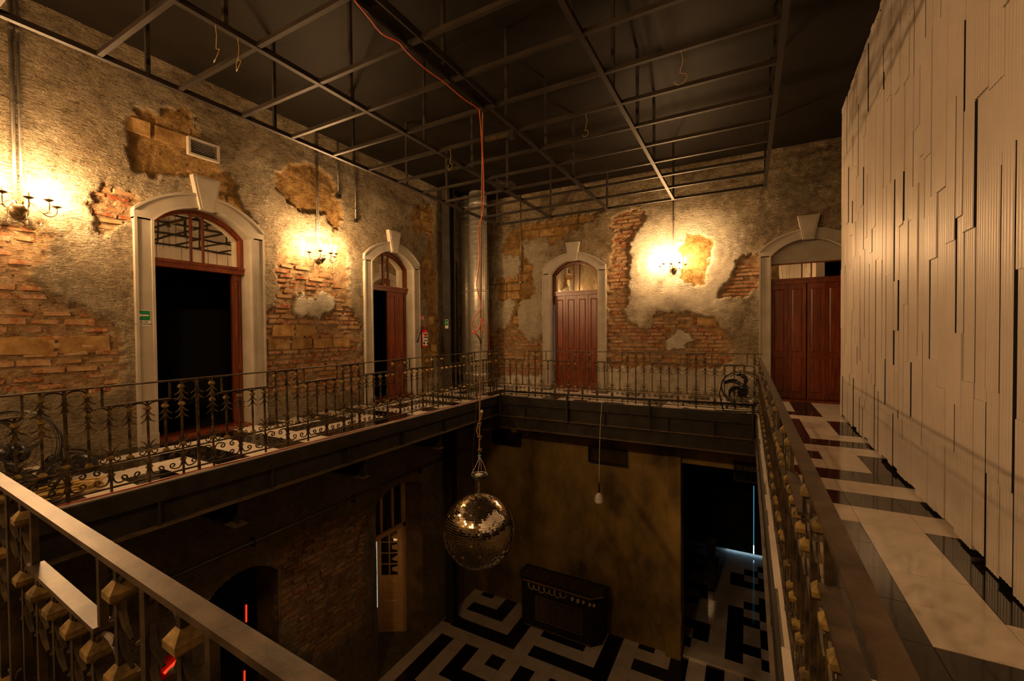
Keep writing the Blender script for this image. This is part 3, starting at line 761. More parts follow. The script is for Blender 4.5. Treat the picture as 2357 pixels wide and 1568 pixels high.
def transom(t, M, c, w=-0.20, straight=None):
    zt = 2.47
    fr = 0.055
    if straight is None:
        inn = seg_arc(HWI-fr, ZS_I-0.01, RISE_I-0.045, c); out = seg_arc(HWI+0.03, ZS_I+0.0, RISE_I+0.035, c)
        MB().strip(M, [(c-HWI+fr, zt+0.06)]+inn+[(c+HWI-fr, zt+0.06)], [(c-HWI-0.03, zt+0.06)]+out+[(c+HWI+0.03, zt+0.06)], w-0.05, w+0.03).build('transom_frame', 'mahogany', t)
        glass = [(c-HWI+fr-0.01, zt+0.05)]+[(u, v+0.01) for u, v in inn]+[(c+HWI-fr+0.01, zt+0.05)]
        ztop = ZS_I+RISE_I-0.06
    else:
        MB().strip(M, [(c-HWI+0.012, zt+0.06), (c-HWI+0.012, straight), (c+HWI-0.012, straight), (c+HWI-0.012, zt+0.06)], [(c-HWI-0.03, zt+0.06), (c-HWI-0.03, straight+0.03), (c+HWI+0.03, straight+0.03), (c+HWI+0.03, zt+0.06)], w-0.05, w+0.02).build('transom_frame', 'mahogany', t)
        glass = [(c-HWI, zt+0.05), (c-HWI, straight+0.01), (c+HWI, straight+0.01), (c+HWI, zt+0.05)]
        ztop = straight
        MB().prism(M, [(c-HWI-0.04, straight+0.02), (c+HWI+0.04, straight+0.02), (c+HWI+0.04, 3.0), (c+0.4, 3.25), (c, 3.31), (c-0.4, 3.25), (c-HWI-0.04, 3.0)], w-0.1, w+0.05).build('tympanum', 'white_paint', t)
    b_ = MB().mbox(M, c-HWI-0.02, c+HWI+0.02, zt-0.05, zt+0.065, w-0.06, w+0.05)
    b_.mbox(M, c-HWI-0.02, c+HWI+0.02, zt+0.02, zt+0.05, w+0.05, w+0.075)
    b_.build('transom_bar', 'mahogany', t)
    # three mirrored panes, very slightly out of true with one another
    mids = (c-0.085, c+0.075)
    spans = ((-9, mids[0]), (mids[0], mids[1]), (mids[1], 9))
    for n_, (a, e) in enumerate(spans):
        # clip the glass outline to the span
        poly = []
        G = glass
        for i in range(len(G)):
            p, q = G[i], G[(i+1) % len(G)]
            def keepp(x): return a-1e-9 <= x[0] <= e+1e-9
            if keepp(p): poly.append(p)
            cuts = []
            for lim in (a, e):
                if (p[0]-lim)*(q[0]-lim) < 0:
                    s = (lim-p[0])/(q[0]-p[0]); cuts.append((s, (lim, p[1]+s*(q[1]-p[1]))))
            for s, x in sorted(cuts): poly.append(x)
        tilt = (0.004, 0.0, -0.004)[n_]
        Mt = lambda u, v, ww, tl=tilt: M(u, v, ww+(u-c)*tl)
        MB().prism(Mt, poly, w-0.022, w-0.016).build('glass_pane', 'mirror_pane', t)
    for mx in mids:
        MB().mbox(M, mx-0.011, mx+0.011, zt+0.05, ztop+0.02, w-0.03, w+0.008).build('mullion', 'mahogany', t)
def leaf(t, M, u0, u1, z0, z1, w, thick=0.045, split=0.62, name='door_leaf'):
    """panelled leaf: stiles and rails with a tall and a low raised panel"""
    s = min(0.055, (u1-u0)*0.2)
    mb = MB()
    mb.mbox(M, u0, u1, z0, z1, w-thick, w-0.012)
    zs = z0+(z1-z0)*(1-split)-0.05
    mb.mbox(M, u0, u0+s, z0, z1, w-0.012, w); mb.mbox(M, u1-s, u1, z0, z1, w-0.012, w)
    for a, c in ((z0, z0+0.12), (zs, zs+0.10), (z1-0.10, z1)):
        mb.mbox(M, u0+s, u1-s, a, c, w-0.012, w)
    lf = mb.build(name, 'mahogany', t)
    for a, c in ((z0+0.12, zs), (zs+0.10, z1-0.10)):
        MB().bevel_box(M, u0+s+0.010, u1-s-0.010, a+0.012, c-0.012, w-0.012, w-0.001, 0.022).build('panel', 'mahogany', lf)
    return lf
def sill(t, M, c, w0=-0.36, w1=0.02):
    MB().mbox(M, c-HWI, c+HWI, -0.006, 0.035, w0, w1).build('sill', 'mahogany', t)
t = thing('door_1', 'open arched doorway with white surround and evacuation sign on its jamb', 'door', (XL, D1, 0), kind='structure')
door_surround(t, LW, D1); transom(t, LW, D1); sill(t, LW, D1)
# leaf folded back against the far reveal
MF = lambda u, v, w: (XL-0.25-u, D1+HWI-0.012-w, v)
leaf(t, MF, 0.0, 0.30, 0.04, 2.43, 0.0, name='door_leaf')
leaf(t, lambda u, v, w: (XL-0.235+w, D1+HWI-0.14+u, v), 0.0, 0.12, 0.04, 2.43, 0.0, name='door_leaf')
t = thing('door_2', 'half open arched doorway with white surround beside the fire extinguisher', 'door', (XL, D2, 0), kind='structure')
door_surround(t, LW, D2); transom(t, LW, D2); sill(t, LW, D2)
for k in range(2):
    leaf(t, LW, D2+0.03+k*0.305, D2+0.03+(k+1)*0.305-0.006, 0.04, 2.43, -0.20)
t = thing('door_3', 'closed mahogany folding door under a white arch with keystone', 'door', (D3, YB, 0), kind='structure')
door_surround(t, BW, D3); transom(t, BW, D3); sill(t, BW, D3)
e0 = D3-HWI+0.035
for k in range(4):
    leaf(t, BW, e0+k*0.310, e0+(k+1)*0.310-0.008, 0.04, 2.43, -0.20-0.006*(k % 2))
t = thing('door_4', 'closed mahogany folding door at the end of the white panelled wall', 'door', (D4, YB, 0), kind='structure')
door_surround(t, BW, D4); transom(t, BW, D4, straight=2.83); sill(t, BW, D4)
e0 = D4-HWI+0.006
for k in range(4):
    g = 0.012 if k == 2 else 0.0
    leaf(t, BW, e0+k*0.318+g, e0+(k+1)*0.318-0.006, 0.04, 2.43, -0.20-0.006*(k % 2))
# daylight behind the gap beside door 3 and between the leaves of door 4
single('daylight_strip', MB().bb(D3-HWI+0.002, D3-HWI+0.034, YB+0.28, YB+0.285, 0.05, 2.2), 'daylight_pale', 'pale daylight seen through the gap beside the closed mahogany door', 'daylight', kind='structure')
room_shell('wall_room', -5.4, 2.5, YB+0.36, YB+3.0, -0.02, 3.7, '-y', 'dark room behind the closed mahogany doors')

# ================================================================== LOWER STOREY
def lowL(px, py, x=XL): return onx(px, py, x)
LDY0, LDY1 = 6.62, 8.12         # lower white door opening
AR0, AR1 = 3.30, 4.43           # lower arched opening
holes = [[(LDY0, ZF-0.1), (LDY0, -2.2)]+seg_arc((LDY1-LDY0)/2, -2.22, 0.22, (LDY0+LDY1)/2)+[(LDY1, -2.2), (LDY1, ZF-0.1)],
         [(AR0, ZF-0.1), (AR0, -2.55)]+seg_arc((AR1-AR0)/2, -2.55, 0.28, (AR0+AR1)/2)+[(AR1, -2.55), (AR1, ZF-0.1)]]
lp = [('brick', pxL([(628, 1265), (690, 1228), (760, 1195), (830, 1175), (848, 1190), (838, 1260), (842, 1340), (845, 1420), (790, 1480), (720, 1520), (650, 1430), (632, 1340)]))]
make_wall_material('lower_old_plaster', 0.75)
make_brick_material('lower_brick', 0.9)
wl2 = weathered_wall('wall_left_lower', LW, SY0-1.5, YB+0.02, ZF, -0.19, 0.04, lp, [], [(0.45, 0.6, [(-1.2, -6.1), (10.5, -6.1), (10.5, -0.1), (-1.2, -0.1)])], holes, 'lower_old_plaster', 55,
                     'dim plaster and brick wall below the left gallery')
lay_bricks(wl2, lp[0][1], [], LW, 'L', 0.27, 0.075, 0.018, 'brick', 'lower_brick', -0.030, 0.62, holes, 190)
for (a, c, zt, rs) in ((LDY0, LDY1, -2.22, 0.22), (AR0, AR1, -2.55, 0.28)):
    rv = MB()
    rv.bb(XL-0.62, XL, a-0.05, a, ZF, zt); rv.bb(XL-0.62, XL, c, c+0.05, ZF, zt)
    ar = seg_arc((c-a)/2, zt, rs, (a+c)/2)
    rv.strip(LW, ar, [(u, v+0.05) for u, v in ar], -0.62, 0.0)
    rv.build('reveal', 'lower_plaster', wl2)
single('wall_back_lower', MB().bb(XL, -1.33, YB, YB+0.4, ZF, -0.19).bb(-1.33, 2.6, YB, YB+0.4, -1.55, -0.19).bb(0.75, 2.6, YB, YB+0.4, ZF, -1.55),
       'brown_wall', 'brown painted wall below the back gallery with a dark opening', 'wall', kind='structure')
single('baseboard_back', MB().bb(XL, -1.68, YB-0.03, YB, ZF, ZF+0.14), 'brown_wall', 'brown skirting along the lower back wall', 'baseboard', kind='structure')
pl = MB().bb(-1.60, -1.33, YB-0.12, YB, -4.9, -0.75).bb(-1.68, -1.31, YB-0.18, YB, -5.25, -4.9).bb(-1.66, -1.33, YB-0.15, YB, ZF, -5.25)
single('pilaster', pl, 'brown_wall', 'brown pilaster beside the dark opening', 'pilaster', kind='structure')
single('wall_right_lower', MB().bb(0.9, 1.2, YN, YB, ZF, -0.19), 'lower_plaster', 'dark wall under the right gallery', 'wall', kind='structure')
single('wall_near_lower', MB().bb(XL, 1.2, YN-0.3, YN, ZF, -0.19), 'lower_plaster', 'dark wall under the viewer', 'wall', kind='structure')
flo = single('floor', MB().bb(-10.5, 1.2, YN, 16.6, ZF-0.15, ZF-0.008), 'grout', 'black and white maze tiled floor of the lower hall', 'floor', kind='structure')
TX, TY = 0.3685, 0.3575
xs = [XL]+[-6.70+TX*i for i in range(0, 21)]
ys = [YB+0.15]+[10.25-TY*i for i in range(0, 15)]
lay_tiles(flo, xs, ys, ZF, lambda i, j: maze(i-1, j) if i else False)
# hall beyond the opening
xs2 = [-1.56+TX*i for i in range(0, 7)]
ys2 = [10.86+TX*i for i in range(0, 15)]
lay_tiles(flo, xs2, ys2, ZF, lambda i, j: ((i*7+j*3+(i*j) % 5) % 5) < 2 or (i == 3 and j < 4) or i == 5 and j % 3 == 0)
th = MB().bb(-1.31, 0.75, YB+0.02, YB+0.33, ZF-0.01, ZF+0.05)
single('threshold', th, 'tile_white', 'worn white marble step in the dark opening', 'step', kind='structure')
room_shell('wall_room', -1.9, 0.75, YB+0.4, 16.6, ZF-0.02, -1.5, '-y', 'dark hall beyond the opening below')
dd = thing('door_5', 'dark double door at the end of the lower hall with daylight in its gaps', 'door', (-0.1, 16.35, ZF), kind='structure')
vx = float(ony(1735, 1200, 16.3)[0])
MB().bb(-1.88, vx-0.012, 16.30, 16.36, ZF+0.07, -2.2).build('door_leaf', 'dark_room', dd)
MB().bb(vx+0.012, 0.72, 16.30, 16.36, ZF+0.07, -2.2).build('door_leaf', 'dark_room', dd)
MB().bb(-0.64, 0.72, 16.48, 16.50, ZF, ZF+0.3).build('daylight', 'daylight_blue', dd)
MB().bb(vx-0.05, vx+0.05, 16.45, 16.46, ZF+0.3, float(ony(1735, 1120, 16.4)[2])).build('daylight', 'daylight_teal', dd)
gm = thing('glass_cabinet', 'tall glass panel catching blue light in the dark hall', 'cabinet', tuple(onz(1640, 1348, ZF)))
q = onz(1640, 1348, ZF)
MB().bb(q[0]-0.13, q[0]-0.10, q[1]-0.3, q[1], ZF, ZF+1.6).bb(q[0]-0.13, q[0]+0.10, q[1]-0.02, q[1], ZF, ZF+0.03).build('frame', 'black_steel', gm)
MB().bb(q[0]-0.10, q[0]+0.10, q[1]-0.28, q[1]-0.27, ZF+0.03, ZF+1.55).build('pane', 'dark_glass', gm)
# lower white door (leaf ajar in its deep opening)
ld = thing('door_6', 'cream glazed door standing ajar in the lower brick wall', 'door', (XL-0.6, 7.2, ZF), kind='structure')
XD = XL-0.58
ML = lambda u, v, w: (XD+w, u, v)
_h = np.array([XD-0.02, LDY1-0.09]); _e = np.array([-8.12, 7.72]); _d = (_h-_e)/np.linalg.norm(_h-_e); LL = float(np.linalg.norm(_h-_e))
MD = lambda u, v, w: (_e[0]+_d[0]*u+_d[1]*w, _e[1]+_d[1]*u-_d[0]*w, v)
yl0, yl1 = 0.0, LL
zb = ZF+0.02; zt = -3.38
mb = MB()
st = 0.10
zp = zb+1.42
mb.mbox(MD, yl0, yl0+st, zb, zt, -0.04, 0); mb.mbox(MD, yl1-st, yl1, zb, zt, -0.04, 0)
mb.mbox(MD, yl0+st, yl1-st, zb, zb+0.16, -0.04, 0); mb.mbox(MD, yl0+st, yl1-st, zp-0.10, zp+0.02, -0.04, 0); mb.mbox(MD, yl0+st, yl1-st, zt-0.1, zt, -0.04, 0)
mb.mbox(MD, yl0+st, yl1-st, zb+0.82, zb+0.94, -0.04, 0); mb.mbox(MD, yl0+st, yl1-st, zb, zp, -0.04, -0.02)
lf = mb.build('door_leaf', 'cream_door', ld)
for a, c in ((zb+0.18, zb+0.80), (zb+0.96, zp-0.12)):
    MB().bevel_box(MD, yl0+st+0.02, yl1-st-0.02, a, c, -0.02, -0.004, 0.025).build('panel', 'cream_door', lf)
ym = (yl0+yl1)/2
MB().mbox(MD, ym-0.015, ym+0.015, zp, zt-0.1, -0.03, -0.005).build('glazing_bar', 'cream_door', lf)
nz = 4
for k in range(1, nz):
    z = zp+0.02+(zt-0.12-zp)*k/nz
    MB().mbox(MD, yl0+st, yl1-st, z-0.012, z+0.012, -0.03, -0.005).build('glazing_bar', 'cream_door', lf)
for i in range(2):
    for k in range(nz):
        z0 = zp+0.02+(zt-0.12-zp)*k/nz; z1 = zp+0.02+(zt-0.12-zp)*(k+1)/nz
        a = (yl0+st, ym)[i]; c = (ym, yl1-st)[i]
        MB().mbox(MD, a, c, z0, z1, -0.024, -0.020).build('glass_pane', 'dark_glass', lf)
        if i == 1:
            MB().prism(MD, [(a+0.06, z0+0.10), (c-0.01, z0+0.06), (c-0.01, z1-0.06), (a+0.06, z1-0.10-0.05*(k % 2))], -0.019, -0.017).build('paper', 'cream_door', lf)
fr6 = MB().mbox(ML, LDY1-0.09, LDY1, zb, -2.15, -0.06, 0.04).mbox(ML, LDY0, LDY1, zt+0.02, zt+0.12, -0.05, 0.04)
fr6.mbox(ML, LDY0, LDY0+0.06, zt+0.1, -2.15, -0.05, 0.02)
for yy in (7.35, 7.72): fr6.mbox(ML, yy-0.022, yy+0.022, zt+0.1, -2.05, -0.05, 0.02)
fr6.build('frame', 'cream_door', ld)
MB().mbox(ML, LDY0, LDY1, zt+0.1, -2.0, -0.03, -0.025).build('glass_pane', 'dark_glass', ld)
q0 = onx(866, 1350, -8.9); q1 = onx(880, 1350, -8.9)
MB().bb(-8.92, -8.9, q0[1], q1[1], ZF, -3.3).build('daylight', 'daylight_pale', ld)
rl_ = thing('reveal_lamp', 'small warm lamp on the near jamb beside the cream door', 'lamp', (XL-0.35, LDY0+0.06, -4.3))
MB().lathe([(0.02, -0.05), (0.05, -0.03), (0.05, 0.05), (0.02, 0.07)], 12, (XL-0.35, LDY0+0.10, -4.3)).build('shade', 'bulb_low', rl_, True)
MB().bb(XL-0.39, XL-0.31, LDY0, LDY0+0.05, -4.36, -4.24).build('bracket', 'black_steel', rl_)
# wall of dark room behind the lower openings
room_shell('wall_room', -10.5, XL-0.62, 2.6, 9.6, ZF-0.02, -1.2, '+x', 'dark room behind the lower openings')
for px, c0, c1, nm in ((567, 1393, 1432, 'slim red neon tube seen in the arched opening below'), (563, 1545, 1568, 'short red neon tube low in the arched opening below')):
    a = onx(px, c0, XL-0.9); c = onx(px, c1, XL-0.9)
    nt_ = thing('neon_tube', nm, 'lamp', (XL-0.9, a[1], c[2]), group='red neon tubes')
    MB().tube([tuple(a), tuple(c)], 0.013, 8).build('tube', 'red_neon', nt_)
    MB().bb(a[0]-0.04, a[0]-0.02, a[1]-0.03, a[1]+0.03, c[2]-0.05, a[2]+0.05).build('bracket', 'black_steel', nt_)
q = onx(398, 1530, XL+0.4)
rl = thing('red_lamp', 'red glowing bar lamp behind the foreground railing', 'lamp', (XL+0.4, q[1], q[2]))
MB().tube([tuple(q+np.array([0, -0.10, -0.05])), tuple(q+np.array([0, 0.14, 0.06]))], 0.02, 8).build('tube', 'red_neon', rl)
MB().bb(q[0]-0.10, q[0]-0.04, q[1]-0.12, q[1]+0.1, q[2]-0.15, q[2]+0.1).build('housing', 'sign_red', rl)

# black corner column through both storeys
t = thing('corner_column', 'black steel column in the far left corner through both storeys', 'column', (-6.80, 9.02, ZF), kind='structure')
MB().bb(-6.90, -6.68, 8.90, 8.92, ZF, ZC).bb(-6.90, -6.68, 9.12, 9.14, ZF, ZC).build('flange', 'black_steel', t)
MB().bb(-6.80, -6.785, 8.92, 9.12, ZF, ZC).build('web', 'black_paint', t)
MB().bb(-6.95, -6.63, 8.85, 9.19, ZF, ZF+0.02).build('base_plate', 'black_steel', t)

# ================================================================== HANGING STEEL FRAME
ZG = 4.05
gx = [-5.32, -3.92, -2.62, -1.29, 0.27]
gy = [0.42, 1.07, 1.72, 2.37, 3.02, 3.66, 4.31, 4.97, 5.62, 6.27, 6.93, 7.60, 8.28, 9.03]
cf = thing('ceiling_frame', 'black steel grid frame hanging below the black ceiling', 'frame', (-2.6, 4.7, ZG))
h = 0.025
for n_, x in enumerate(gx):
    if n_ == 2:
        MB().bb(x-0.085, x-0.07, gy[0], 4.33, ZG, ZG+0.07).bb(x+0.07, x+0.085, gy[0], 4.33, ZG, ZG+0.07).bb(x-0.07, x+0.07, gy[0], 4.33, ZG+0.055, ZG+0.07).build('channel', 'frame_steel', cf)
        MB().bb(x-h, x+h, 4.33, gy[-1]+h, ZG, ZG+0.05).build('long_bar', 'frame_steel', cf)
    else:
        MB().bb(x-h, x+h, gy[0]-h, gy[-1]+h, ZG, ZG+0.05).build('long_bar', 'frame_steel', cf)
for y in gy:
    MB().bb(gx[0], gx[-1], y-0.02, y+0.02, ZG+0.004, ZG+0.046).build('cross_bar', 'frame_steel', cf)
for x in gx:
    for y in (0.85, 2.10, 3.43, 4.69, 5.87, 7.03, 9.03):
        if x == gx[2] and y == 0.85: continue
        MB().bb(x-0.018, x+0.018, y-0.018, y+0.018, ZG+0.04, ZC).build('hanger', 'black_steel', cf)
# wire ends tied to the frame
def hang_wire(x, y, r, n, lab):
    q = np.array([x, y, ZG+0.012])
    pts = [tuple(q), (q[0]+0.02, q[1], q[2]-0.10), (q[0]-0.01, q[1]+0.01, q[2]-0.20)]
    for k in range(n):
        a = k*0.9
        pts.append((q[0]+r*math.sin(a), q[1]+0.3*r*math.cos(a*1.3), q[2]-0.20-r+r*math.cos(a)))
    o = MB().tube(pts, 0.0025, 4).build('loose_wire', 'yellow_cable', None)
    return tag(o, lab, 'wire', 'loose wire ends tied to the steel frame')
hang_wire(-3.92, 2.20, 0.05, 9, 'tangled wire end hanging from the frame above the vent grille')
hang_wire(-3.70, 4.97, 0.05, 7, 'small wire loop hanging from the frame near the rope')
hang_wire(-1.70, 4.97, 0.04, 6, 'thin wire end hanging from the middle of the frame')
hang_wire(-3.92, 2.02, 0.06, 6, 'bunched wire ends on the frame hanger at the top left')
hang_wire(-0.55, 4.31, 0.06, 6, 'wire ends hanging from the frame at the upper right')
# fluorescent fitting left on a cross bar
q0 = onz(1118, 323, ZG-0.02); q1 = onz(1172, 308, ZG-0.02)
lb = thing('batten_fitting', 'short tan batten clipped to a cross bar of the frame', 'fitting', tuple(q0))
MB().bb(q0[0], q1[0], q0[1]-0.02, q0[1]+0.02, ZG-0.04, ZG+0.0).build('batten', 'brass_dark', lb)
MB().bb(q1[0], q1[0]+0.07, q0[1]-0.03, q0[1]+0.03, ZG-0.09, ZG-0.0).build('holder', 'black_plastic', lb)
# round air outlet in the ceiling
q = onz(1160, 424, ZC)
ao = thing('air_outlet', 'round black air outlet in the ceiling corner', 'vent', (q[0], q[1], ZC))
MB().lathe([(0.30, 0), (0.30, -0.03), (0.24, -0.045), (0.22, -0.02)], 28, (q[0], q[1], ZC)).build('rim', 'black_steel', ao)
MB().lathe([(0.17, -0.01), (0.15, -0.05), (0.05, -0.06)], 24, (q[0], q[1], ZC)).build('cone', 'black_paint', ao)

# ================================================================== RAILINGS
def spiral(c, r0, r1, a0, a1, n):
    return [(c[0]+(r0+(r1-r0)*i/(n-1))*math.cos(a0+(a1-a0)*i/(n-1)), c[1]+(r0+(r1-r0)*i/(n-1))*math.sin(a0+(a1-a0)*i/(n-1))) for i in range(n)]
def P3(pts): return [(u, 0.0, v) for u, v in pts]
RM = {}
def rail_mesh(key, fn, mat, smooth=False):
    if key not in RM:
        mb = MB(); fn(mb); RM[key] = mb.mesh(key if isinstance(key, str) else key[0], mat, smooth)
    return RM[key]
def collar_fn(mb): mb.lathe([(0.010, -0.026), (0.034, -0.010), (0.034, 0.004), (0.014, 0.024)], 4, a0=math.pi/4)
def spray_fn(mb):
    for s in (-1, 1):
        for dz in (0.0, -0.060):
            mb.tube(P3([(s*0.007, -0.016+dz), (s*0.011, -0.040+dz), (s*0.026, -0.064+dz), (s*0.060, -0.084+dz)]), [0.0085, 0.008, 0.007, 0.004], 5)
def palm_fn(mb):
    for s in (-1, 1):
        mb.tube(P3([(s*0.006, 0.015), (s*0.014, 0.050), (s*0.034, 0.082), (s*0.062, 0.100)]), [0.0075, 0.007, 0.006, 0.0035], 5)
        mb.tube(P3([(s*0.006, 0.008), (s*0.030, 0.036), (s*0.058, 0.048), (s*0.090, 0.038)]), [0.0075, 0.007, 0.006, 0.0035], 5)
        sp = spiral((0.054, -0.012), 0.007, 0.031, math.pi*2.9, math.pi*0.9, 16)
        mb.tube(P3([(s*u, v) for u, v in sp]+[(s*0.010, -0.012)]), 0.0058, 5)
def scroll_fn(W):
    def fn(mb):
        k = W/0.29
        top = spiral((0.092, 0.200), 0.006, 0.030, -math.pi*1.7, math.pi*0.5, 14)+[(0.070, 0.238), (0.042, 0.236), (0.022, 0.214), (0.013, 0.182), (0.012, 0.155)]
        bot = [(u, 0.31-v) for u, v in reversed(top[:-1])]
        for s in (0, 1):
            pts = [((W-u*k) if s else u*k, v) for u, v in top+bot]
            mb.tube(P3(pts), 0.0078, 5)
            x = W-0.012 if s else 0.012
            mb.tube(P3([(x, 0.175), ((W-0.030) if s else 0.030, 0.155), (x, 0.135)]), 0.005, 5)
    return fn
def railing(name, label, A, L, rz, slope, sp, phase, H, zlow, rail_w=0.05, golden=False):
    """A start point, L length, rz direction; phase: position of the first thick post, period 7 sp"""
    t = thing(name, label, 'railing', A, rz)
    t.rotation_euler = (0, -math.atan(slope), rz)
    iron = 'rail_dark' if golden else 'rail_iron'
    hand = 'handrail_iron'
    def bar(nm, x0, x1, y0, y1, z0, z1, mat, parent=t):
        return link(nm, MB().bb(x0, x1, y0, y1, z0, z1).mesh(nm, mat), parent)
    bar('handrail', 0, L, -rail_w/2, rail_w/2, H-0.014, H, hand)
    bar('middle_rail', 0, L, -0.010, 0.010, 0.258, 0.272, iron)
    bar('base_rail', 0, L, -0.012, 0.012, 0.034, 0.048, iron)
    per = 7*sp
    k0 = int(math.floor(-phase/per))-1; k1 = int(math.ceil((L-phase)/per))+1
    col = rail_mesh(('collar', golden), collar_fn, 'rail_gold')
    spr = rail_mesh(('leaf_spray', golden), spray_fn, iron)
    palm = rail_mesh(('palmette', golden), palm_fn, iron)
    def archm(h): return rail_mesh(('top_arch', round(sp, 4), round(h, 3), golden), lambda mb: mb.tube(P3([(sp/2*(1-math.cos(math.pi*i/10)), h*math.sin(math.pi*i/10)) for i in range(11)]), 0.0070, 5), iron)
    def barm(z0, z1, w): return rail_mesh(('baluster', round(z0, 3), round(z1, 3), w, golden), lambda mb: mb.bb(-w, w, -w, w, z0, z1), iron)
    idx = 0
    full_at = []
    for k in range(k0, k1):
        base = phase+k*per
        # high block: -1, 0, +1; low block: 2..5
        for j in range(-1, 6):
            x = base+j*sp
            if x < 0.02 or x > L-0.02: continue
            hi = j <= 1
            ztop = (H-0.014) if hi else zlow
            zc = ztop-0.060
            odd = (7*k+j) % 2 == 1; full = odd or j == 0
            w = 0.0115 if j == 0 else 0.0085
            z0 = 0.0 if full else 0.27
            bl = link('baluster', barm(z0, ztop, w), t, (x, 0, 0))
            if j != 0: link('collar', col, bl, (0, 0, zc))
            link('leaf_spray', spr, bl, (0, 0, zc))
            if j in (-1, 1):
                link('collar', col, bl, (0, 0, zlow-0.060)); link('leaf_spray', spr, bl, (0, 0, zlow-0.060))
            if odd:
                link('collar', col, bl, (0, 0, 0.315)); link('palmette', palm, bl, (0, 0, 0.315))
                full_at.append(x)
            if not full: link('collar', col, bl, (0, 0, 0.285))
            # arches to the next baluster
            if x+sp < L-0.02:
                if j in (-1, 0): link('top_arch', archm(H-0.02-zc), t, (x, 0, zc))
                elif 1 <= j <= 5: link('top_arch', archm(0.056), t, (x, 0, zlow-0.060))
        # low block rail and its two posts
        r0, r1 = base+1.7*sp, base+5.3*sp
        a, c = max(r0, 0.0), min(r1, L)
        if c-a > 0.08:
            bar('low_rail', a, c, -rail_w/2, rail_w/2, zlow, zlow+0.012, hand)
            for xx in (r0, r1):
                if 0.01 < xx < L-0.01: bar('gap_post', xx-0.008, xx+0.008, -0.008, 0.008, zlow+0.012, H-0.014, iron)
    full_at.sort()
    for a, c in zip(full_at[:-1], full_at[1:]):
        W = c-a
        if W < 0.2 or W > 0.5: continue
        link('scroll', rail_mesh(('scroll', round(W, 3), golden), scroll_fn(W), iron), t, (a, 0, 0))
    return t
XRL = SX0-0.05
# left railing runs along y
railing('railing', 'scrolled iron railing of the left gallery in front of the open doorways', (XRL, SY0+0.05, 0.0), SY1-SY0-0.02, math.pi/2, 0.0085, 0.145, 2.41-SY0-0.05-2*1.015, 0.985, 0.792)
railing('railing', 'scrolled iron railing of the back gallery in front of the mahogany door', (XRL, SY1+0.07, 0.0), SX1+0.09-XRL, 0.0, 0.0, 0.1597, -4.205-XRL, 1.05, 0.835)
railing('railing', 'iron railing running away beside the white panelled wall', (0.180, SY0+0.03, 0.0), SY1-SY0+0.02, math.pi/2, 0.0, 0.145, 2.60-SY0-0.03, 0.985, 0.79, 0.044, True)
railing('railing', 'iron railing in the near left foreground with flat worn handrail', (XRL+0.06, 0.528, 0.0), 5.24, -math.atan(0.034), 0.0, 0.145, -1.03-XRL-0.06, 0.98, 0.785, 0.036, True)

# pipe barrier in front of the back gallery edge
pb = thing('pipe_barrier', 'black pipe barrier on posts in front of the back gallery edge', 'barrier', (-2.5, SY1-0.05, -0.46))
p0 = ony(1150, 900, SY1-0.06); p1 = ony(1742, 933, SY1-0.06)
MB().tube([tuple(p0), tuple(p1)], 0.022, 10).build('top_pipe', 'black_steel', pb, True)
for px in (1152, 1305, 1495, 1733):
    q = ony(px, 940, SY1-0.06)
    MB().tube([(q[0], SY1-0.06, -0.455), (q[0], SY1-0.06, p0[2]+(p1[2]-p0[2])*(q[0]-p0[0])/(p1[0]-p0[0]))], 0.022, 8).build('post', 'black_steel', pb)
for px in (1178, 1258, 1340, 1357, 1432, 1510, 1572, 1673, 1692):
    q = ony(px, 925, SY1-0.06); z = p0[2]+(p1[2]-p0[2])*(q[0]-p0[0])/(p1[0]-p0[0])
    MB().lathe([(0.006, -0.022), (0.006, -0.05), (0.020, -0.065), (0.024, -0.085)], 8, (q[0], SY1-0.06, z)).build('bulb_holder', 'black_plastic', pb)

# wall pipe under the left gallery
a = onx(560, 1262, XL+0.06); c = onx(1084, 1028.5, XL+0.06)
wp = thing('wall_pipe', 'thin dark pipe running along the lower brick wall', 'pipe', (XL+0.06, 6, -1.85))
MB().tube([(XL+0.06, 1.0, a[2]), (XL+0.06, c[1]-0.3, c[2])], 0.028, 8).build('pipe', 'conduit_steel', wp, True)
for y in (2.0, 4.0, 6.0, 8.0):
    MB().bb(XL, XL+0.09, y-0.015, y+0.015, -1.93, -1.80).build('clip', 'black_steel', wp)

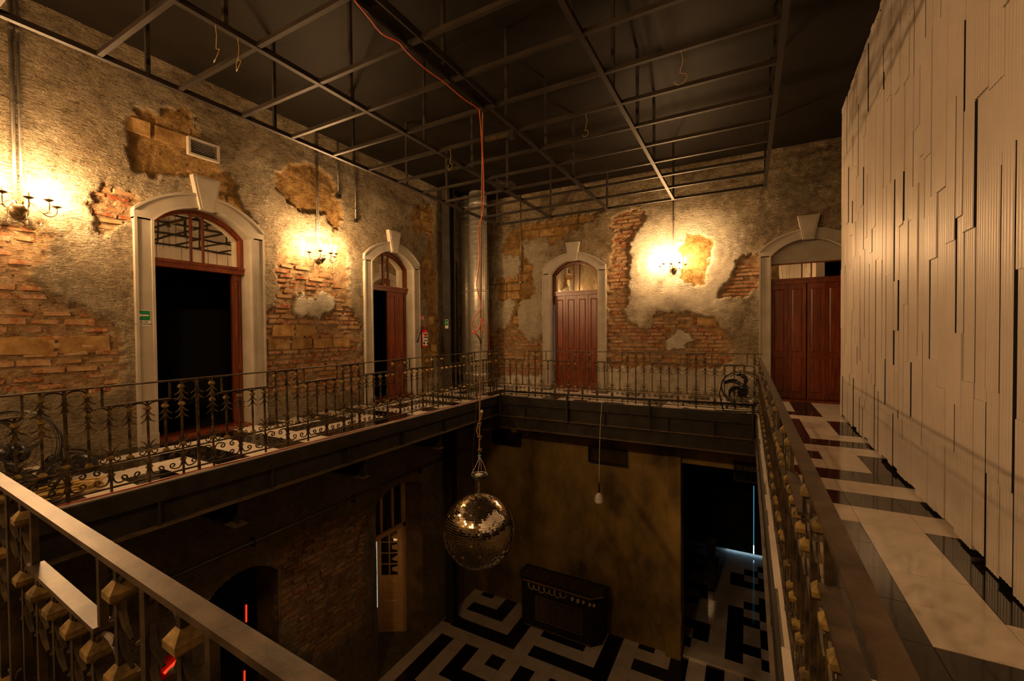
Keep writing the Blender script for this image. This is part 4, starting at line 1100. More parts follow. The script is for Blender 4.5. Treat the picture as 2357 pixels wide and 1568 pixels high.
# ================================================================== SCONCES
def bez(p0, p1, p2, p3, n=12):
    out = []
    for i in range(n+1):
        s = i/n
        out.append(tuple(p0[k]*(1-s)**3+3*p1[k]*s*(1-s)**2+3*p2[k]*s*s*(1-s)+p3[k]*s**3 for k in range(3)))
    return out
def make_sconce():
    """local: wall at y = 0, front towards -y, z = 0 at the body"""
    t = thing('wall_sconce', 'tmp', 'sconce')
    link('back_plate', MB().lathe([(0.0001, 0.0), (0.075, 0.0), (0.085, 0.010), (0.05, 0.03), (0.0001, 0.035)], 16, M=Matrix.Rotation(math.pi/2, 4, 'X')).mesh('back_plate', 'brass_dark', True), t)
    link('body', MB().lathe([(0.012, 0.09), (0.03, 0.07), (0.062, 0.045), (0.07, 0.02), (0.055, -0.01), (0.03, -0.03), (0.012, -0.06), (0.004, -0.08)], 16, (0, -0.115, 0)).mesh('body', 'brass_dark', True), t)
    for k, ang in enumerate((-88, -44, 0, 44, 88)):
        a = math.radians(ang); d = (math.sin(a), -math.cos(a)); o = (0, -0.115)
        R = 0.27 if abs(ang) > 60 else 0.24
        zc = 0.085 if abs(ang) != 44 else 0.11
        at = lambda r, z: (o[0]+d[0]*r, o[1]+d[1]*r, z)
        pts = bez(at(0.04, 0.02), at(0.08, 0.13), at(0.12, 0.06), at(0.17, -0.01), 10)+bez(at(0.17, -0.01), at(0.22, -0.06), at(R+0.02, -0.01), at(R, zc), 8)[1:]
        arm = link('arm', MB().tube(pts, 0.007, 6).mesh('arm', 'brass_dark', True), t)
        c = at(R, zc)
        link('drip_pan', MB().lathe([(0.008, -0.012), (0.026, -0.004), (0.043, 0.008), (0.045, 0.012), (0.02, 0.004)], 14, c).mesh('drip_pan', 'brass_dark', True), arm)
        link('candle', MB().lathe([(0.012, 0.0), (0.012, 0.090), (0.009, 0.093)], 10, c).mesh('candle', 'candle_wax', True), arm)
        link('bulb', MB().lathe([(0.008, 0.093), (0.019, 0.113), (0.021, 0.127), (0.014, 0.150), (0.003, 0.173)], 8, c).mesh('bulb', 'bulb_glow', True), arm)
        for q, (rr, dz) in enumerate(((R, -0.02), (0.17, -0.055))):
            p = at(rr, zc if q == 0 else -0.01)
            st_ = MB(); z = p[2]+dz
            for b_ in range(4):
                st_.lathe([(0.001, 0.008), (0.006, 0.0), (0.001, -0.008)], 6, (p[0], p[1], z-b_*0.017))
            st_.lathe([(0.001, 0.0), (0.013, -0.028), (0.009, -0.045), (0.001, -0.058)], 6, (p[0], p[1], z-0.068))
            link('crystal_drop', st_.mesh('crystal_drop', 'crystal'), arm)
    return t
sc0 = make_sconce()
def sconce(o, loc, rz, label):
    o.location = loc; o.rotation_euler = (0, 0, rz)
    o['label'] = label; o['group'] = 'crystal wall sconces'
s1 = onx(40, 486, XL); s2 = onx(731, 599, XL); s3 = ony(1550, 622, YB)
places = [((XL+0.01, s1[1], s1[2]), math.pi/2, 'lit crystal wall sconce left of the open arched doorway'),
          ((XL+0.01, s2[1], s2[2]), math.pi/2, 'lit crystal wall sconce between the two open arched doorways'),
          ((s3[0], YB-0.01, s3[2]), 0.0, 'lit crystal wall sconce on the wall right of the mahogany door'),
          ((-2.2, YN+0.01, 2.82), math.pi, 'added crystal fill sconce on the unseen wall behind the viewer'),  # this and the next are added out of view as fill light
          ((-5.4, YN+0.01, 2.82), math.pi, 'added crystal fill sconce on the unseen wall behind the viewer near the left corner')]
for n_, (loc, rz, lab) in enumerate(places):
    sconce(sc0 if n_ == 0 else copy_tree(sc0), loc, rz, lab)

# conduits down the walls
def conduit(name, pts, label, r=0.011, mat='conduit_steel', box=None, group=None):
    t = thing(name, label, 'conduit', pts[-1], group=group)
    MB().tube(pts, r, 8).build('pipe', mat, t, True)
    if box:
        x, y, z = pts[-1]; b_ = box
        MB().bb(x-b_, x+b_, y-b_, y+b_, z-2*b_, z).build('junction_box', 'black_plastic', t)
    else:
        x, y, z = pts[-1]
        MB().bb(x-0.02, x+0.02, y-0.02, y+0.02, z-0.02, z+0.02).build('end_fitting', 'conduit_steel', t)
    z = pts[0][2]-0.4
    while z > pts[-1][2]+0.2:
        x, y = pts[-1][0], pts[-1][1]
        MB().bb(x-0.018, x+0.018, y-0.018, y+0.018, z-0.012, z+0.012).build('clip', 'conduit_steel', t); z -= 0.8
    return t
xw = XL+0.022
G_ = 'conduits down the walls'
conduit('conduit', [(xw, s1[1]-0.02, ZC-0.01), (xw, s1[1]-0.02, s1[2]+0.08)], 'thick conduit above the leftmost sconce', 0.018, group=G_)
conduit('conduit', [(xw, s1[1]+0.03, ZC-0.01), (xw, s1[1]+0.03, s1[2]+0.08)], 'second thinner conduit above the leftmost sconce', 0.014, group=G_)
conduit('conduit', [(xw, s2[1]-0.015, ZC-0.01), (xw, s2[1]-0.015, s2[2]+0.08)], 'conduit above the sconce between the open doorways', 0.012, group=G_)
conduit('conduit', [(xw, s2[1]+0.02, ZC-0.01), (xw, s2[1]+0.02, s2[2]+0.30)], 'thin second conduit above the sconce between the open doorways', 0.008, group=G_)
q = onx(777, 455, XL); conduit('conduit', [(xw, q[1], ZC-0.01), (xw, q[1], q[2]+0.06)], 'short conduit ending in a round box beside the ochre stone patch', 0.014, box=0.04, group=G_)
q = onx(817, 510, XL); conduit('conduit', [(xw, q[1], ZC-0.01), (xw, q[1], q[2]+0.04)], 'conduit ending in a small black box above the second doorway', 0.012, box=0.03, group=G_)
yw = YB-0.022
q = ony(1200, 650, YB); conduit('conduit', [(q[0], yw, ZC-0.01), (q[0], yw, q[2])], 'conduit down to a small outlet left of the mahogany door', 0.012, group=G_)
conduit('conduit', [(s3[0], yw, ZC-0.01), (s3[0], yw, s3[2]+0.08)], 'conduit above the sconce on the back wall', 0.012, group=G_)
for px, lab in ((1116, 'left one of two slim conduits beside the metal duct'), (1123, 'right one of two slim conduits beside the metal duct')):
    q = ony(px, 640, YB-0.1); conduit('conduit', [(q[0], YB-0.10, ZC-0.01), (q[0], YB-0.10, 0.02)], lab, 0.016, group=G_)
q0 = ony(1128, 656, YB); q1 = ony(1200, 651, YB)
conduit('conduit', [(q0[0], yw, q0[2]), (q1[0]-0.03, yw, q1[2])], 'short level conduit from the duct corner to the outlet', 0.009, group=G_)
# orange cable down the corner
q0 = ony(1119, 690, YB-0.14); q1 = ony(1126, 808, YB-0.14)
single('power_cable', MB().tube([(q0[0], YB-0.14, q0[2]), ((q0[0]+q1[0])/2+0.01, YB-0.14, (q0[2]+q1[2])/2), (q1[0], YB-0.14, q1[2]), (q1[0]+0.02, YB-0.14, 0.02)], 0.016, 8), 'orange_rubber', 'straight orange cable running down the corner beside the conduits', 'cable')

# ducts in the corner
def spiral_duct(name, x, y, r, z0, z1, label):
    t = thing(name, label, 'duct', (x, y, z0))
    MB().lathe([(r, z0), (r, z1)], 40, (x, y, 0)).build('pipe', 'galvanised', t, True)
    sm = []
    n = int((z1-z0)/0.13*24)
    for i in range(n+1):
        a = 2*math.pi*i/24
        sm.append((x+(r+0.001)*math.cos(a), y+(r+0.001)*math.sin(a), z0+(z1-z0)*i/n))
    MB().tube(sm, 0.0045, 4).build('spiral_seam', 'galvanised', t, True)
    for zz in (z0+0.32, 2.55, z1-0.35):
        MB().lathe([(r+0.003, zz), (r+0.012, zz+0.008), (r+0.012, zz+0.055), (r+0.003, zz+0.063)], 32, (x, y, 0)).build('collar_band', 'galvanised', t, True)
    return t
spiral_duct('spiral_duct', -6.33, 9.72, 0.235, 0.0, ZC, 'thick galvanised spiral duct in the corner behind the railing')
spiral_duct('spiral_duct', -6.80, 9.86, 0.16, 0.0, ZC, 'thinner galvanised duct behind the thick spiral duct')
# ladder-like cable tray between column and duct
ct = thing('cable_ladder', 'narrow black cable ladder between column and duct', 'ladder', (-6.9, 9.45, 0))
q = onz(1048, 893, 0)
lx, ly = -6.93, 9.45
MB().bb(lx, lx+0.03, ly-0.10, ly-0.07, 0.0, 3.0).build('rail', 'black_steel', ct)
MB().bb(lx, lx+0.03, ly+0.07, ly+0.10, 0.0, 3.4).build('rail', 'black_steel', ct)
z = 0.3
while z < 3.0:
    MB().bb(lx, lx+0.02, ly-0.07, ly+0.07, z-0.015, z+0.015).build('rung', 'black_steel', ct); z += 0.38

# ================================================================== DISCO BALL
RB = 0.424
bx, by, bz = -2.815, 4.285, -0.905
db = thing('disco_ball', 'large mirrored disco ball hanging over the lower hall', 'disco ball', (bx, by, bz-RB))
prof = [(max(0.0005, RB*math.sin(math.pi*i/28)), RB*math.cos(math.pi*i/28)) for i in range(29)]
MB().lathe(prof, 48, (bx, by, bz)).build('core', 'mirror_core', db, True)
rt = random.Random(3)
tl = MB()
rows = 54
for i in range(rows):
    th0 = math.pi*(i+0.05)/rows; th1 = math.pi*(i+0.95)/rows
    if i < 2 or i > rows-3: continue
    n = max(6, int(2*math.pi*RB*math.sin((th0+th1)/2)/0.0262))
    off = rt.random()*6.28
    for k in range(n):
        if i > rows*0.72 and rt.random() < 0.22: continue
        if rt.random() < 0.012: continue
        p0 = off+2*math.pi*(k+0.05)/n; p1 = off+2*math.pi*(k+0.95)/n
        sp_ = lambda th, ph, r: Vector((r*math.sin(th)*math.cos(ph), r*math.sin(th)*math.sin(ph), r*math.cos(th)))
        cs = [sp_(th, ph, RB+0.003) for th, ph in ((th0, p0), (th0, p1), (th1, p1), (th1, p0))]
        ce = sum(cs, Vector())/4; nrm = ce.normalized()
        ax = Vector((rt.gauss(0, 1), rt.gauss(0, 1), rt.gauss(0, 1))).normalized()
        nn = (nrm+ax*0.05).normalized()
        # flat facet through the centre with normal nn
        vs = []
        for c_ in cs:
            d_ = (c_-ce); d_ = d_-nn*d_.dot(nn); vs.append(tuple(ce+d_+Vector((bx, by, bz))))
        tl.add(vs, [(0, 3, 2, 1)])
o = tl.build('mirror_tiles', 'mirror_tile', db); o['kind'] = 'stuff'
ztop = bz+RB
MB().lathe([(0.035, -0.004), (0.035, 0.012), (0.01, 0.02)], 14, (bx, by, ztop)).build('cap', 'conduit_steel', db)
for k in range(4):      # chain links
    zc = ztop+0.035+k*0.036
    ring = [(bx+(0.011*math.cos(a) if k % 2 else 0), by+(0 if k % 2 else 0.011*math.cos(a)), zc+0.022*math.sin(a)) for a in [2*math.pi*i/10 for i in range(10)]]
    MB().tube(ring, 0.0045, 5, closed=True).build('chain_link', 'conduit_steel', db)
MB().tube([(bx, by, bz-RB), (bx-0.01, by, bz-RB-0.10), (bx-0.035, by, bz-RB-0.16)], 0.003, 5).build('loose_wire', 'black_plastic', db)
# motor dish slung in cords
zm = ztop+0.235
md = thing('ball_motor', 'round black motor dish slung in white cords above the disco ball', 'motor', (bx+0.01, by, zm-0.06))
MB().lathe([(0.012, -0.05), (0.03, -0.045), (0.075, -0.03), (0.10, 0.0), (0.102, 0.012), (0.095, 0.012), (0.085, 0.004), (0.001, 0.003)], 26, (bx+0.012, by, zm)).build('dish', 'black_plastic', md, True)
MB().lathe([(0.012, -0.068), (0.012, -0.05)], 8, (bx+0.012, by, zm)).build('shaft', 'conduit_steel', md)
MB().bb(bx-0.03, bx+0.045, by-0.035, by+0.03, zm+0.004, zm+0.02).build('sticker', 'white_plastic', md)
zk = zm+0.235
for a in (0.3, 1.9, 3.5, 5.0):
    e = (bx+0.012+0.098*math.cos(a), by+0.098*math.sin(a), zm+0.010)
    MB().tube([e, (bx+0.02+0.35*(e[0]-bx), by+0.35*(e[1]-by), zm+0.155), (bx+0.012, by, zk)], 0.0032, 5).build('cord', 'white_cord', md)
MB().tube([(bx+0.012+0.098*math.cos(a), by+0.098*math.sin(a), zm+0.014) for a in [0.9+2.2*i/10 for i in range(11)]], 0.0035, 5).build('cord', 'white_cord', md)
MB().lathe([(0.004, -0.012), (0.020, -0.006), (0.020, 0.012), (0.004, 0.018)], 12, (bx+0.016, by, zk)).build('knot_clip', 'teal_plastic', md)
# rope up to the frame
rx, ry = -2.74, 4.33
rp_pts = []
z = zk+0.02
zr1 = ZG+0.0
n = 60
for i in range(n+1):
    s = i/n
    rp_pts.append((bx+0.012+(rx-bx-0.012)*s, by+(ry-by)*s, z+(zr1-z)*s))
ro = thing('rope', 'brown twisted rope holding the disco ball from the frame', 'rope', (bx, by, zk))
MB().tube(rp_pts, 0.0085, 7).build('strand', 'rope_fibre', ro, True)
hx = []
for i in range(n*6+1):
    s = i/(n*6); a = s*2*math.pi*70
    hx.append((bx+0.012+(rx-bx-0.012)*s+0.007*math.cos(a), by+(ry-by)*s+0.007*math.sin(a), z+(zr1-z)*s))
MB().tube(hx, 0.0045, 4).build('twist', 'rope_fibre', ro, True)
for zz in (zk+0.07, zk+0.22, zk+0.38):
    kn = MB()
    kn.tube([(bx+0.012+0.020*math.cos(a*1.0)+0.002*a, by+0.020*math.sin(a), zz-0.018+0.006*a) for a in [i*0.5 for i in range(14)]], 0.008, 6)
    kn.build('knot', 'rope_fibre', ro, True)
MB().tube([(bx+0.012, by, zk+0.40), (bx+0.04, by, zk+0.45), (bx+0.06, by-0.01, zk+0.52)], 0.008, 6).build('tail', 'rope_fibre', ro, True)
MB().lathe([(0.004, -0.02), (0.018, -0.008), (0.02, 0.008), (0.006, 0.02)], 8, (bx+0.06, by-0.01, zk+0.535)).build('frayed_end', 'white_cord', ro)
MB().tube([(bx+0.0, by, zk+0.39), (bx-0.022, by, zk+0.30), (bx+0.005, by, zk+0.21)], 0.008, 6).build('loop', 'rope_fibre', ro, True)
# thin dark line beside the rope
single('pull_line', MB().tube([(bx-0.09, by, zm+0.03), (bx-0.06, by, 0.2), (rx-0.02, ry, 1.6), (rx, ry+0.02, ZG)], 0.004, 5), 'black_steel', 'thin dark line hanging left of the brown rope', 'cord')
# orange extension cable along the frame and down beside the rope
pts = []
for px, py in ((817, 2), (850, 42), (880, 78), (918, 98)):
    pts.append(tuple(onz(px, py, ZG-0.012)))
for px, py in ((935, 118), (975, 155), (1018, 186), (1040, 205), (1068, 228), (1100, 250)):
    pts.append(tuple(onz(px, py, ZG-0.012)))
oc = thing('extension_cable', 'orange extension cable running along the frame and down beside the rope', 'cable', (rx, ry, 1.0))
dpt = lambda px, py: tuple(ony(px, py, ry-0.06))
def smooth_path(P, n=6):
    out = []
    for i in range(len(P)-1):
        p0 = P[max(i-1, 0)]; p1 = P[i]; p2 = P[i+1]; p3 = P[min(i+2, len(P)-1)]
        for k in range(n):
            s = k/n
            out.append(tuple(0.5*((2*p1[j])+(-p0[j]+p2[j])*s+(2*p0[j]-5*p1[j]+4*p2[j]-p3[j])*s*s+(-p0[j]+3*p1[j]-3*p2[j]+p3[j])*s**3) for j in range(3)))
    out.append(tuple(P[-1])); return out
down = [dpt(*p) for p in ((1104, 262), (1109, 330), (1113, 400), (1113, 470), (1107, 505), (1101, 530), (1103, 570), (1102, 610), (1097, 650), (1098, 665), (1105, 690), (1106, 712), (1092, 730), (1086, 750), (1090, 765))]
MB().tube(smooth_path(pts+down), 0.006, 6).build('cable', 'orange_rubber', oc, True)
loop = [dpt(*p) for p in ((1090, 765), (1102, 756), (1107, 740), (1105, 733), (1111, 740), (1113, 752), (1108, 766))]
MB().tube(smooth_path(loop), 0.0065, 6).build('loop', 'orange_rubber', oc, True)
MB().tube([dpt(1089, 762), dpt(1098, 772)], [0.014, 0.010], 8).build('plug', 'orange_rubber', oc, True)
MB().tube([dpt(1097, 771), dpt(1104, 780), dpt(1107, 790)], 0.008, 6).build('lead', 'black_plastic', oc, True)

# hanging bulb over the hall
hb = thing('hanging_bulb', 'unlit white bulb hanging on a long pale flex', 'bulb', tuple(ony(1377, 1150, SY1-0.12)))
p0 = ony(1386, 925, SY1-0.04); p1 = ony(1379, 1112, SY1-0.12)
MB().tube(smooth_path([(p0[0]+0.005, SY1-0.05, 0.06), tuple(p0), tuple(p0*0.6+p1*0.4+np.array([-0.02, 0, 0])), tuple(p1)]), 0.006, 6).build('flex', 'white_cord', hb, True)
zb_ = p1[2]
MB().lathe([(0.010, 0.02), (0.014, -0.02), (0.02, -0.16), (0.02, -0.2)], 8, (p1[0], p1[1], zb_)).build('socket', 'black_plastic', hb, True)
MB().lathe([(0.02, -0.2), (0.05, -0.225), (0.082, -0.27), (0.088, -0.33), (0.09, -0.335)], 18, (p1[0], p1[1], zb_)).build('shell', 'white_plastic', hb, True)
MB().lathe([(0.09, -0.335), (0.086, -0.40), (0.06, -0.425), (0.002, -0.428)], 18, (p1[0], p1[1], zb_)).build('diffuser', 'sign_white', hb, True)

# ================================================================== THINGS ON THE WALLS
# vent grille
va = onx(433, 315, XL+0.03); vb = onx(506, 376, XL+0.03); vc = onx(505, 335, XL+0.03)
y0, y1 = va[1], vb[1]; z1 = (va[2]+vc[2])/2; z0 = vb[2]
z0 = min(z0, z1-0.2)
vg = thing('vent_grille', 'white louvred vent grille on the bare stone patch above the doorway', 'vent', (XL, (y0+y1)/2, z0))
f_ = 0.028
g_ = MB()
g_.mbox(LW, y0, y1, z0, z0+f_, -0.03, 0.04).mbox(LW, y0, y1, z1-f_, z1, -0.03, 0.04).mbox(LW, y0, y0+f_, z0+f_, z1-f_, -0.03, 0.04).mbox(LW, y1-f_, y1, z0+f_, z1-f_, -0.03, 0.04)
g_.build('frame', 'white_paint', vg)
MB().mbox(LW, y0+f_, y1-f_, z0+f_, z1-f_, -0.03, -0.02).build('backing', 'dark_room', vg)
ns = 8
for k in range(ns):
    z = z0+f_+(z1-z0-2*f_)*(k+0.5)/ns
    MB().add([LW(y0+f_, z-0.008, 0.03), LW(y1-f_, z-0.008, 0.03), LW(y1-f_, z+0.008, 0.0), LW(y0+f_, z+0.008, 0.0), LW(y0+f_, z-0.011, 0.029), LW(y1-f_, z-0.011, 0.029), LW(y1-f_, z+0.005, -0.001), LW(y0+f_, z+0.005, -0.001)],
             [(0, 1, 2, 3), (7, 6, 5, 4), (0, 4, 5, 1), (3, 2, 6, 7), (0, 3, 7, 4), (1, 5, 6, 2)]).build('slat', 'white_paint', vg)

# evacuation sign on the jamb of door 1
xs_ = XL+0.0555
LS_ = lambda u, v, w: (xs_+w, sgy+u, sgz+v)
q = onx(330, 732, xs_); sgy, sgz = q[1], q[2]
W_, H_ = 0.155, 0.205
ev = thing('evacuation_sign', 'green evacuation arrow sign on the white door jamb', 'sign', (xs_, sgy, sgz-H_/2))
MB().mbox(LS_, -W_/2, W_/2, -H_/2, H_/2, 0.0, 0.002).build('plate', 'sign_white', ev)
MB().mbox(LS_, -W_/2+0.006, W_/2-0.006, -0.032, H_/2-0.006, 0.002, 0.003).build('green_field', 'sign_green', ev)
MB().prism(LS_, [(-0.062, 0.034), (-0.026, 0.058), (-0.026, 0.042), (0.058, 0.042), (0.058, 0.026), (-0.026, 0.026), (-0.026, 0.010)], 0.003, 0.0038).build('arrow', 'sign_white', ev)
text_mesh('VÍA DE', 0.030, lambda u, v, w: LS_(u, v-0.053, w), 0.0026, 'ink_black', ev, 'lettering', 0.0008)
text_mesh('EVACUACIÓN', 0.0265, lambda u, v, w: LS_(u, v-0.083, w), 0.0026, 'ink_black', ev, 'lettering', 0.0008)
# red extinguisher sign
q = onx(972, 731, XL+0.03)
M3 = lambda u, v, w: (XL+0.02+w, q3[1]+u, q3[2]+v); q3 = q
rs = thing('extinguisher_sign', 'small red fire extinguisher sign beside the second doorway', 'sign', (XL, q[1], q[2]-0.07))
MB().mbox(M3, -0.085, 0.085, -0.07, 0.07, 0.0, 0.004).build('plate', 'sign_red', rs)
MB().mbox(M3, -0.060, -0.028, -0.035, 0.03, 0.004, 0.005).mbox(M3, -0.052, -0.036, 0.03, 0.045, 0.004, 0.005).build('extinguisher_symbol', 'sign_white', rs)
MB().prism(M3, [(0.015, -0.045), (0.045, -0.045), (0.062, -0.01), (0.05, 0.02), (0.038, 0.055), (0.022, 0.02), (0.008, -0.01)], 0.004, 0.005).build('flame_symbol', 'sign_white', rs)
MB().mbox(M3, -0.07, 0.07, -0.063, -0.054, 0.004, 0.005).build('text_line', 'sign_white', rs)
# green sign on the black column
q = ony(1028, 746, 8.895)
gs = thing('exit_sign', 'small green and white sign stuck on the black column', 'sign', (q[0], 8.89, q[2]-0.1))
MC = lambda u, v, w: (gq[0]+u, 8.899-w, gq[2]+v); gq = q
MB().mbox(MC, -0.05, 0.05, -0.115, 0.115, 0.0, 0.002).build('plate', 'sign_white', gs)
MB().mbox(MC, -0.044, 0.044, 0.042, 0.108, 0.002, 0.003).mbox(MC, -0.044, 0.044, -0.040, 0.030, 0.002, 0.003).build('green_field', 'sign_green', gs)
# fire extinguisher
q = onx(978, 778, XL+0.10)
ex = thing('fire_extinguisher', 'red fire extinguisher hung on the wall right of the second doorway', 'extinguisher', (XL+0.10, q[1], q[2]-0.24))
cx_, cy_, cz_ = XL+0.10, q[1], q[2]-0.22
MB().lathe([(0.06, 0.0), (0.072, 0.012), (0.072, 0.36), (0.055, 0.40), (0.025, 0.425), (0.022, 0.44)], 20, (cx_, cy_, cz_)).build('cylinder', 'extinguisher_red', ex, True)
lab_ = MB(); na = 12; av = []
for i in range(na+1):
    a = math.radians(-95+130*i/na)
    av.append((cx_+0.0728*math.cos(a), cy_+0.0728*math.sin(a)))
lab_.add([(x, y, cz_+0.04) for x, y in av]+[(x, y, cz_+0.34) for x, y in av], [(i, i+1, i+1+na+1, i+na+1) for i in range(na)])
lb_ = lab_.build('label', 'sign_white', ex)
for r0, r1, a0, a1, mt in ((0.06, 0.12, 1, 5, 'ink_black'), (0.14, 0.17, 2, 9, 'ink_black'), (0.185, 0.20, 1, 8, 'gold_trim'), (0.215, 0.25, 2, 10, 'ink_black'), (0.26, 0.30, 3, 8, 'sign_red'), (0.06, 0.11, 7, 11, 'ink_black'), (0.30, 0.325, 1, 10, 'ink_black')):
    pm = MB(); av2 = [(cx_+(x-cx_)*1.006, cy_+(y-cy_)*1.006) for x, y in av[a0:a1+1]]; m_ = len(av2)
    pm.add([(x, y, cz_+r0) for x, y in av2]+[(x, y, cz_+r1) for x, y in av2], [(i, i+1, i+1+m_, i+m_) for i in range(m_-1)])
    pm.build('label_print', mt, lb_)
MB().lathe([(0.022, 0.44), (0.026, 0.45), (0.026, 0.475), (0.015, 0.485)], 12, (cx_, cy_, cz_)).build('valve', 'brass_dark', ex)
MB().bb(cx_-0.01, cx_+0.012, cy_-0.015, cy_+0.10, cz_+0.485, cz_+0.500).add([(cx_-0.01, cy_-0.015, cz_+0.505), (cx_+0.012, cy_-0.015, cz_+0.505), (cx_+0.012, cy_+0.09, cz_+0.54), (cx_-0.01, cy_+0.09, cz_+0.54), (cx_-0.01, cy_-0.015, cz_+0.515), (cx_+0.012, cy_-0.015, cz_+0.515), (cx_+0.012, cy_+0.09, cz_+0.55), (cx_-0.01, cy_+0.09, cz_+0.55)], [(0, 3, 2, 1), (4, 5, 6, 7), (0, 1, 5, 4), (1, 2, 6, 5), (2, 3, 7, 6), (3, 0, 4, 7)]).build('handle', 'extinguisher_red', ex)
MB().tube(smooth_path([(cx_, cy_-0.02, cz_+0.465), (cx_+0.02, cy_-0.12, cz_+0.46), (cx_+0.03, cy_-0.20, cz_+0.36), (cx_+0.03, cy_-0.26, cz_+0.22)]), 0.013, 8).build('hose', 'black_plastic', ex, True)
MB().tube([(cx_+0.03, cy_-0.255, cz_+0.24), (cx_+0.03, cy_-0.31, cz_+0.12)], [0.016, 0.022], 10).build('nozzle', 'black_plastic', ex, True)
MB().bb(XL-0.02, cx_-0.05, cy_-0.03, cy_+0.03, cz_+0.30, cz_+0.42).build('wall_bracket', 'black_steel', ex)

# air grilles under the back gallery
def air_grille(x0, x1, z0, z1, y, lab):
    t = thing('air_grille', lab, 'grille', ((x0+x1)/2, y, z0), group='black air grilles under the back gallery')
    MB().bb(x0, x1, y-0.02, YB, z1-0.02, z1).bb(x0, x1, y-0.02, YB, z0, z0+0.02).bb(x0, x0+0.02, y-0.02, YB, z0+0.02, z1-0.02).bb(x1-0.02, x1, y-0.02, YB, z0+0.02, z1-0.02).build('housing', 'black_steel', t)
    n = int((x1-x0)/0.035)
    for k in range(n):
        x = x0+0.02+(x1-x0-0.04)*(k+0.5)/n
        MB().bb(x-0.004, x+0.004, y-0.01, y+0.03, z0+0.02, z1-0.02).build('fin', 'black_steel', t)
air_grille(-3.50, -2.55, -1.80, -1.42, YB-0.12, 'black finned air grille high on the brown wall behind the hanging bulb')
air_grille(-0.26, 0.28, -1.75, -1.36, YB-0.12, 'black finned air grille above the dark opening')
air_grille(-6.3, -5.45, -1.66, -1.30, YB-0.12, 'black finned air grille behind the ball rope')

# ================================================================== FANS
def make_fan(name, label, c, R, tilt, rz, blades, stand):
    t = thing(name, label, 'fan', c, rz)
    Rt = Matrix.Rotation(tilt, 4, 'X')
    def ob(nm, mb, mat, par=t, smooth=False):
        me = mb.mesh(nm, mat, smooth); me.transform(Rt)
        return link(nm, me, par)
    circ = lambda r, y: [(r*math.cos(2*math.pi*i/40), y, r*math.sin(2*math.pi*i/40)) for i in range(40)]
    cg = MB()
    cg.tube(circ(R, 0.0), 0.012, 6, closed=True)
    for rr, y in ((R*0.98, -0.05), (R*0.985, 0.05)): cg.tube(circ(rr, y), 0.005, 5, closed=True)
    ob('rim', cg, 'black_plastic', smooth=True)
    for y, nm in ((-1, 'front_guard'), (1, 'rear_guard')):
        g = MB(); nr = 36
        for k in range(nr):
            a = 2*math.pi*k/nr
            pts = [(R*0.98*math.cos(a), y*0.05, R*0.98*math.sin(a)), (R*0.62*math.cos(a+0.12), y*0.095, R*0.62*math.sin(a+0.12)), (R*0.18*math.cos(a+0.2), y*0.11, R*0.18*math.sin(a+0.2))]
            g.tube(pts, 0.0016, 3)
        for rr in (0.18, 0.45, 0.75): g.tube(circ(R*rr, y*(0.11-0.045*rr)), 0.002, 4, closed=True)
        ob(nm, g, 'black_steel')
    hub = MB().lathe([(0.001, -0.075), (0.06, -0.06), (0.075, -0.02), (0.075, 0.03), (0.06, 0.05)], 16, M=Matrix.Rotation(-math.pi/2, 4, 'X'))
    ob('hub', hub, 'black_plastic', smooth=True)
    ob('motor', MB().lathe([(0.07, 0.05), (0.09, 0.07), (0.09, 0.17), (0.06, 0.20)], 16, M=Matrix.Rotation(-math.pi/2, 4, 'X')), 'black_plastic', smooth=True)
    for k in range(blades):
        a0 = 2*math.pi*k/blades
        L_, N = [], 8
        vs = []
        for i in range(N):
            s = i/(N-1); r = R*(0.16+0.72*s)
            sweep = a0+0.75*s*s
            wid = (0.20+0.55*math.sin(math.pi*(0.15+0.75*s)))*0.62
            for e in (0, 1):
                a = sweep+(e-0.5)*wid*(0.62 if s > 0.5 else 0.8)
                yy = -0.03+0.06*e
                vs.append((r*math.cos(a), yy-0.002, r*math.sin(a))); vs.append((r*math.cos(a), yy+0.002, r*math.sin(a)))
        fs = []
        for i in range(N-1):
            o_ = i*4; p_ = o_+4
            fs += [(o_, o_+2, p_+2, p_), (o_+1, p_+1, p_+3, o_+3), (o_, p_, p_+1, o_+1), (o_+2, o_+3, p_+3, p_+2)]
        ob('blade', MB().add(vs, fs), 'black_plastic', smooth=False)
    stand(t)
    return t
fc = ony(1711, 893, SY1-0.02)
def stand1(t):
    mb = MB()
    for s in (-1, 1):
        mb.tube([(s*0.36, 0.0, 0.0), (s*0.38, 0.02, -0.12), (s*0.32, 0.03, -fc[2]+0.02)], 0.012, 6)
    mb.tube([(-0.32, 0.03, -fc[2]+0.02), (0.32, 0.03, -fc[2]+0.02)], 0.012, 6)
    link('stand', mb.mesh('stand', 'black_steel', True), t)
make_fan('floor_fan', 'round black fan tilted upwards at the corner of the back railing', (fc[0], SY1-0.035, fc[2]), 0.355, math.radians(-42), 0.12, 6, stand1)
fp = onz(45, 1085, 0.02)
fx_, fy_ = -5.90, 1.20
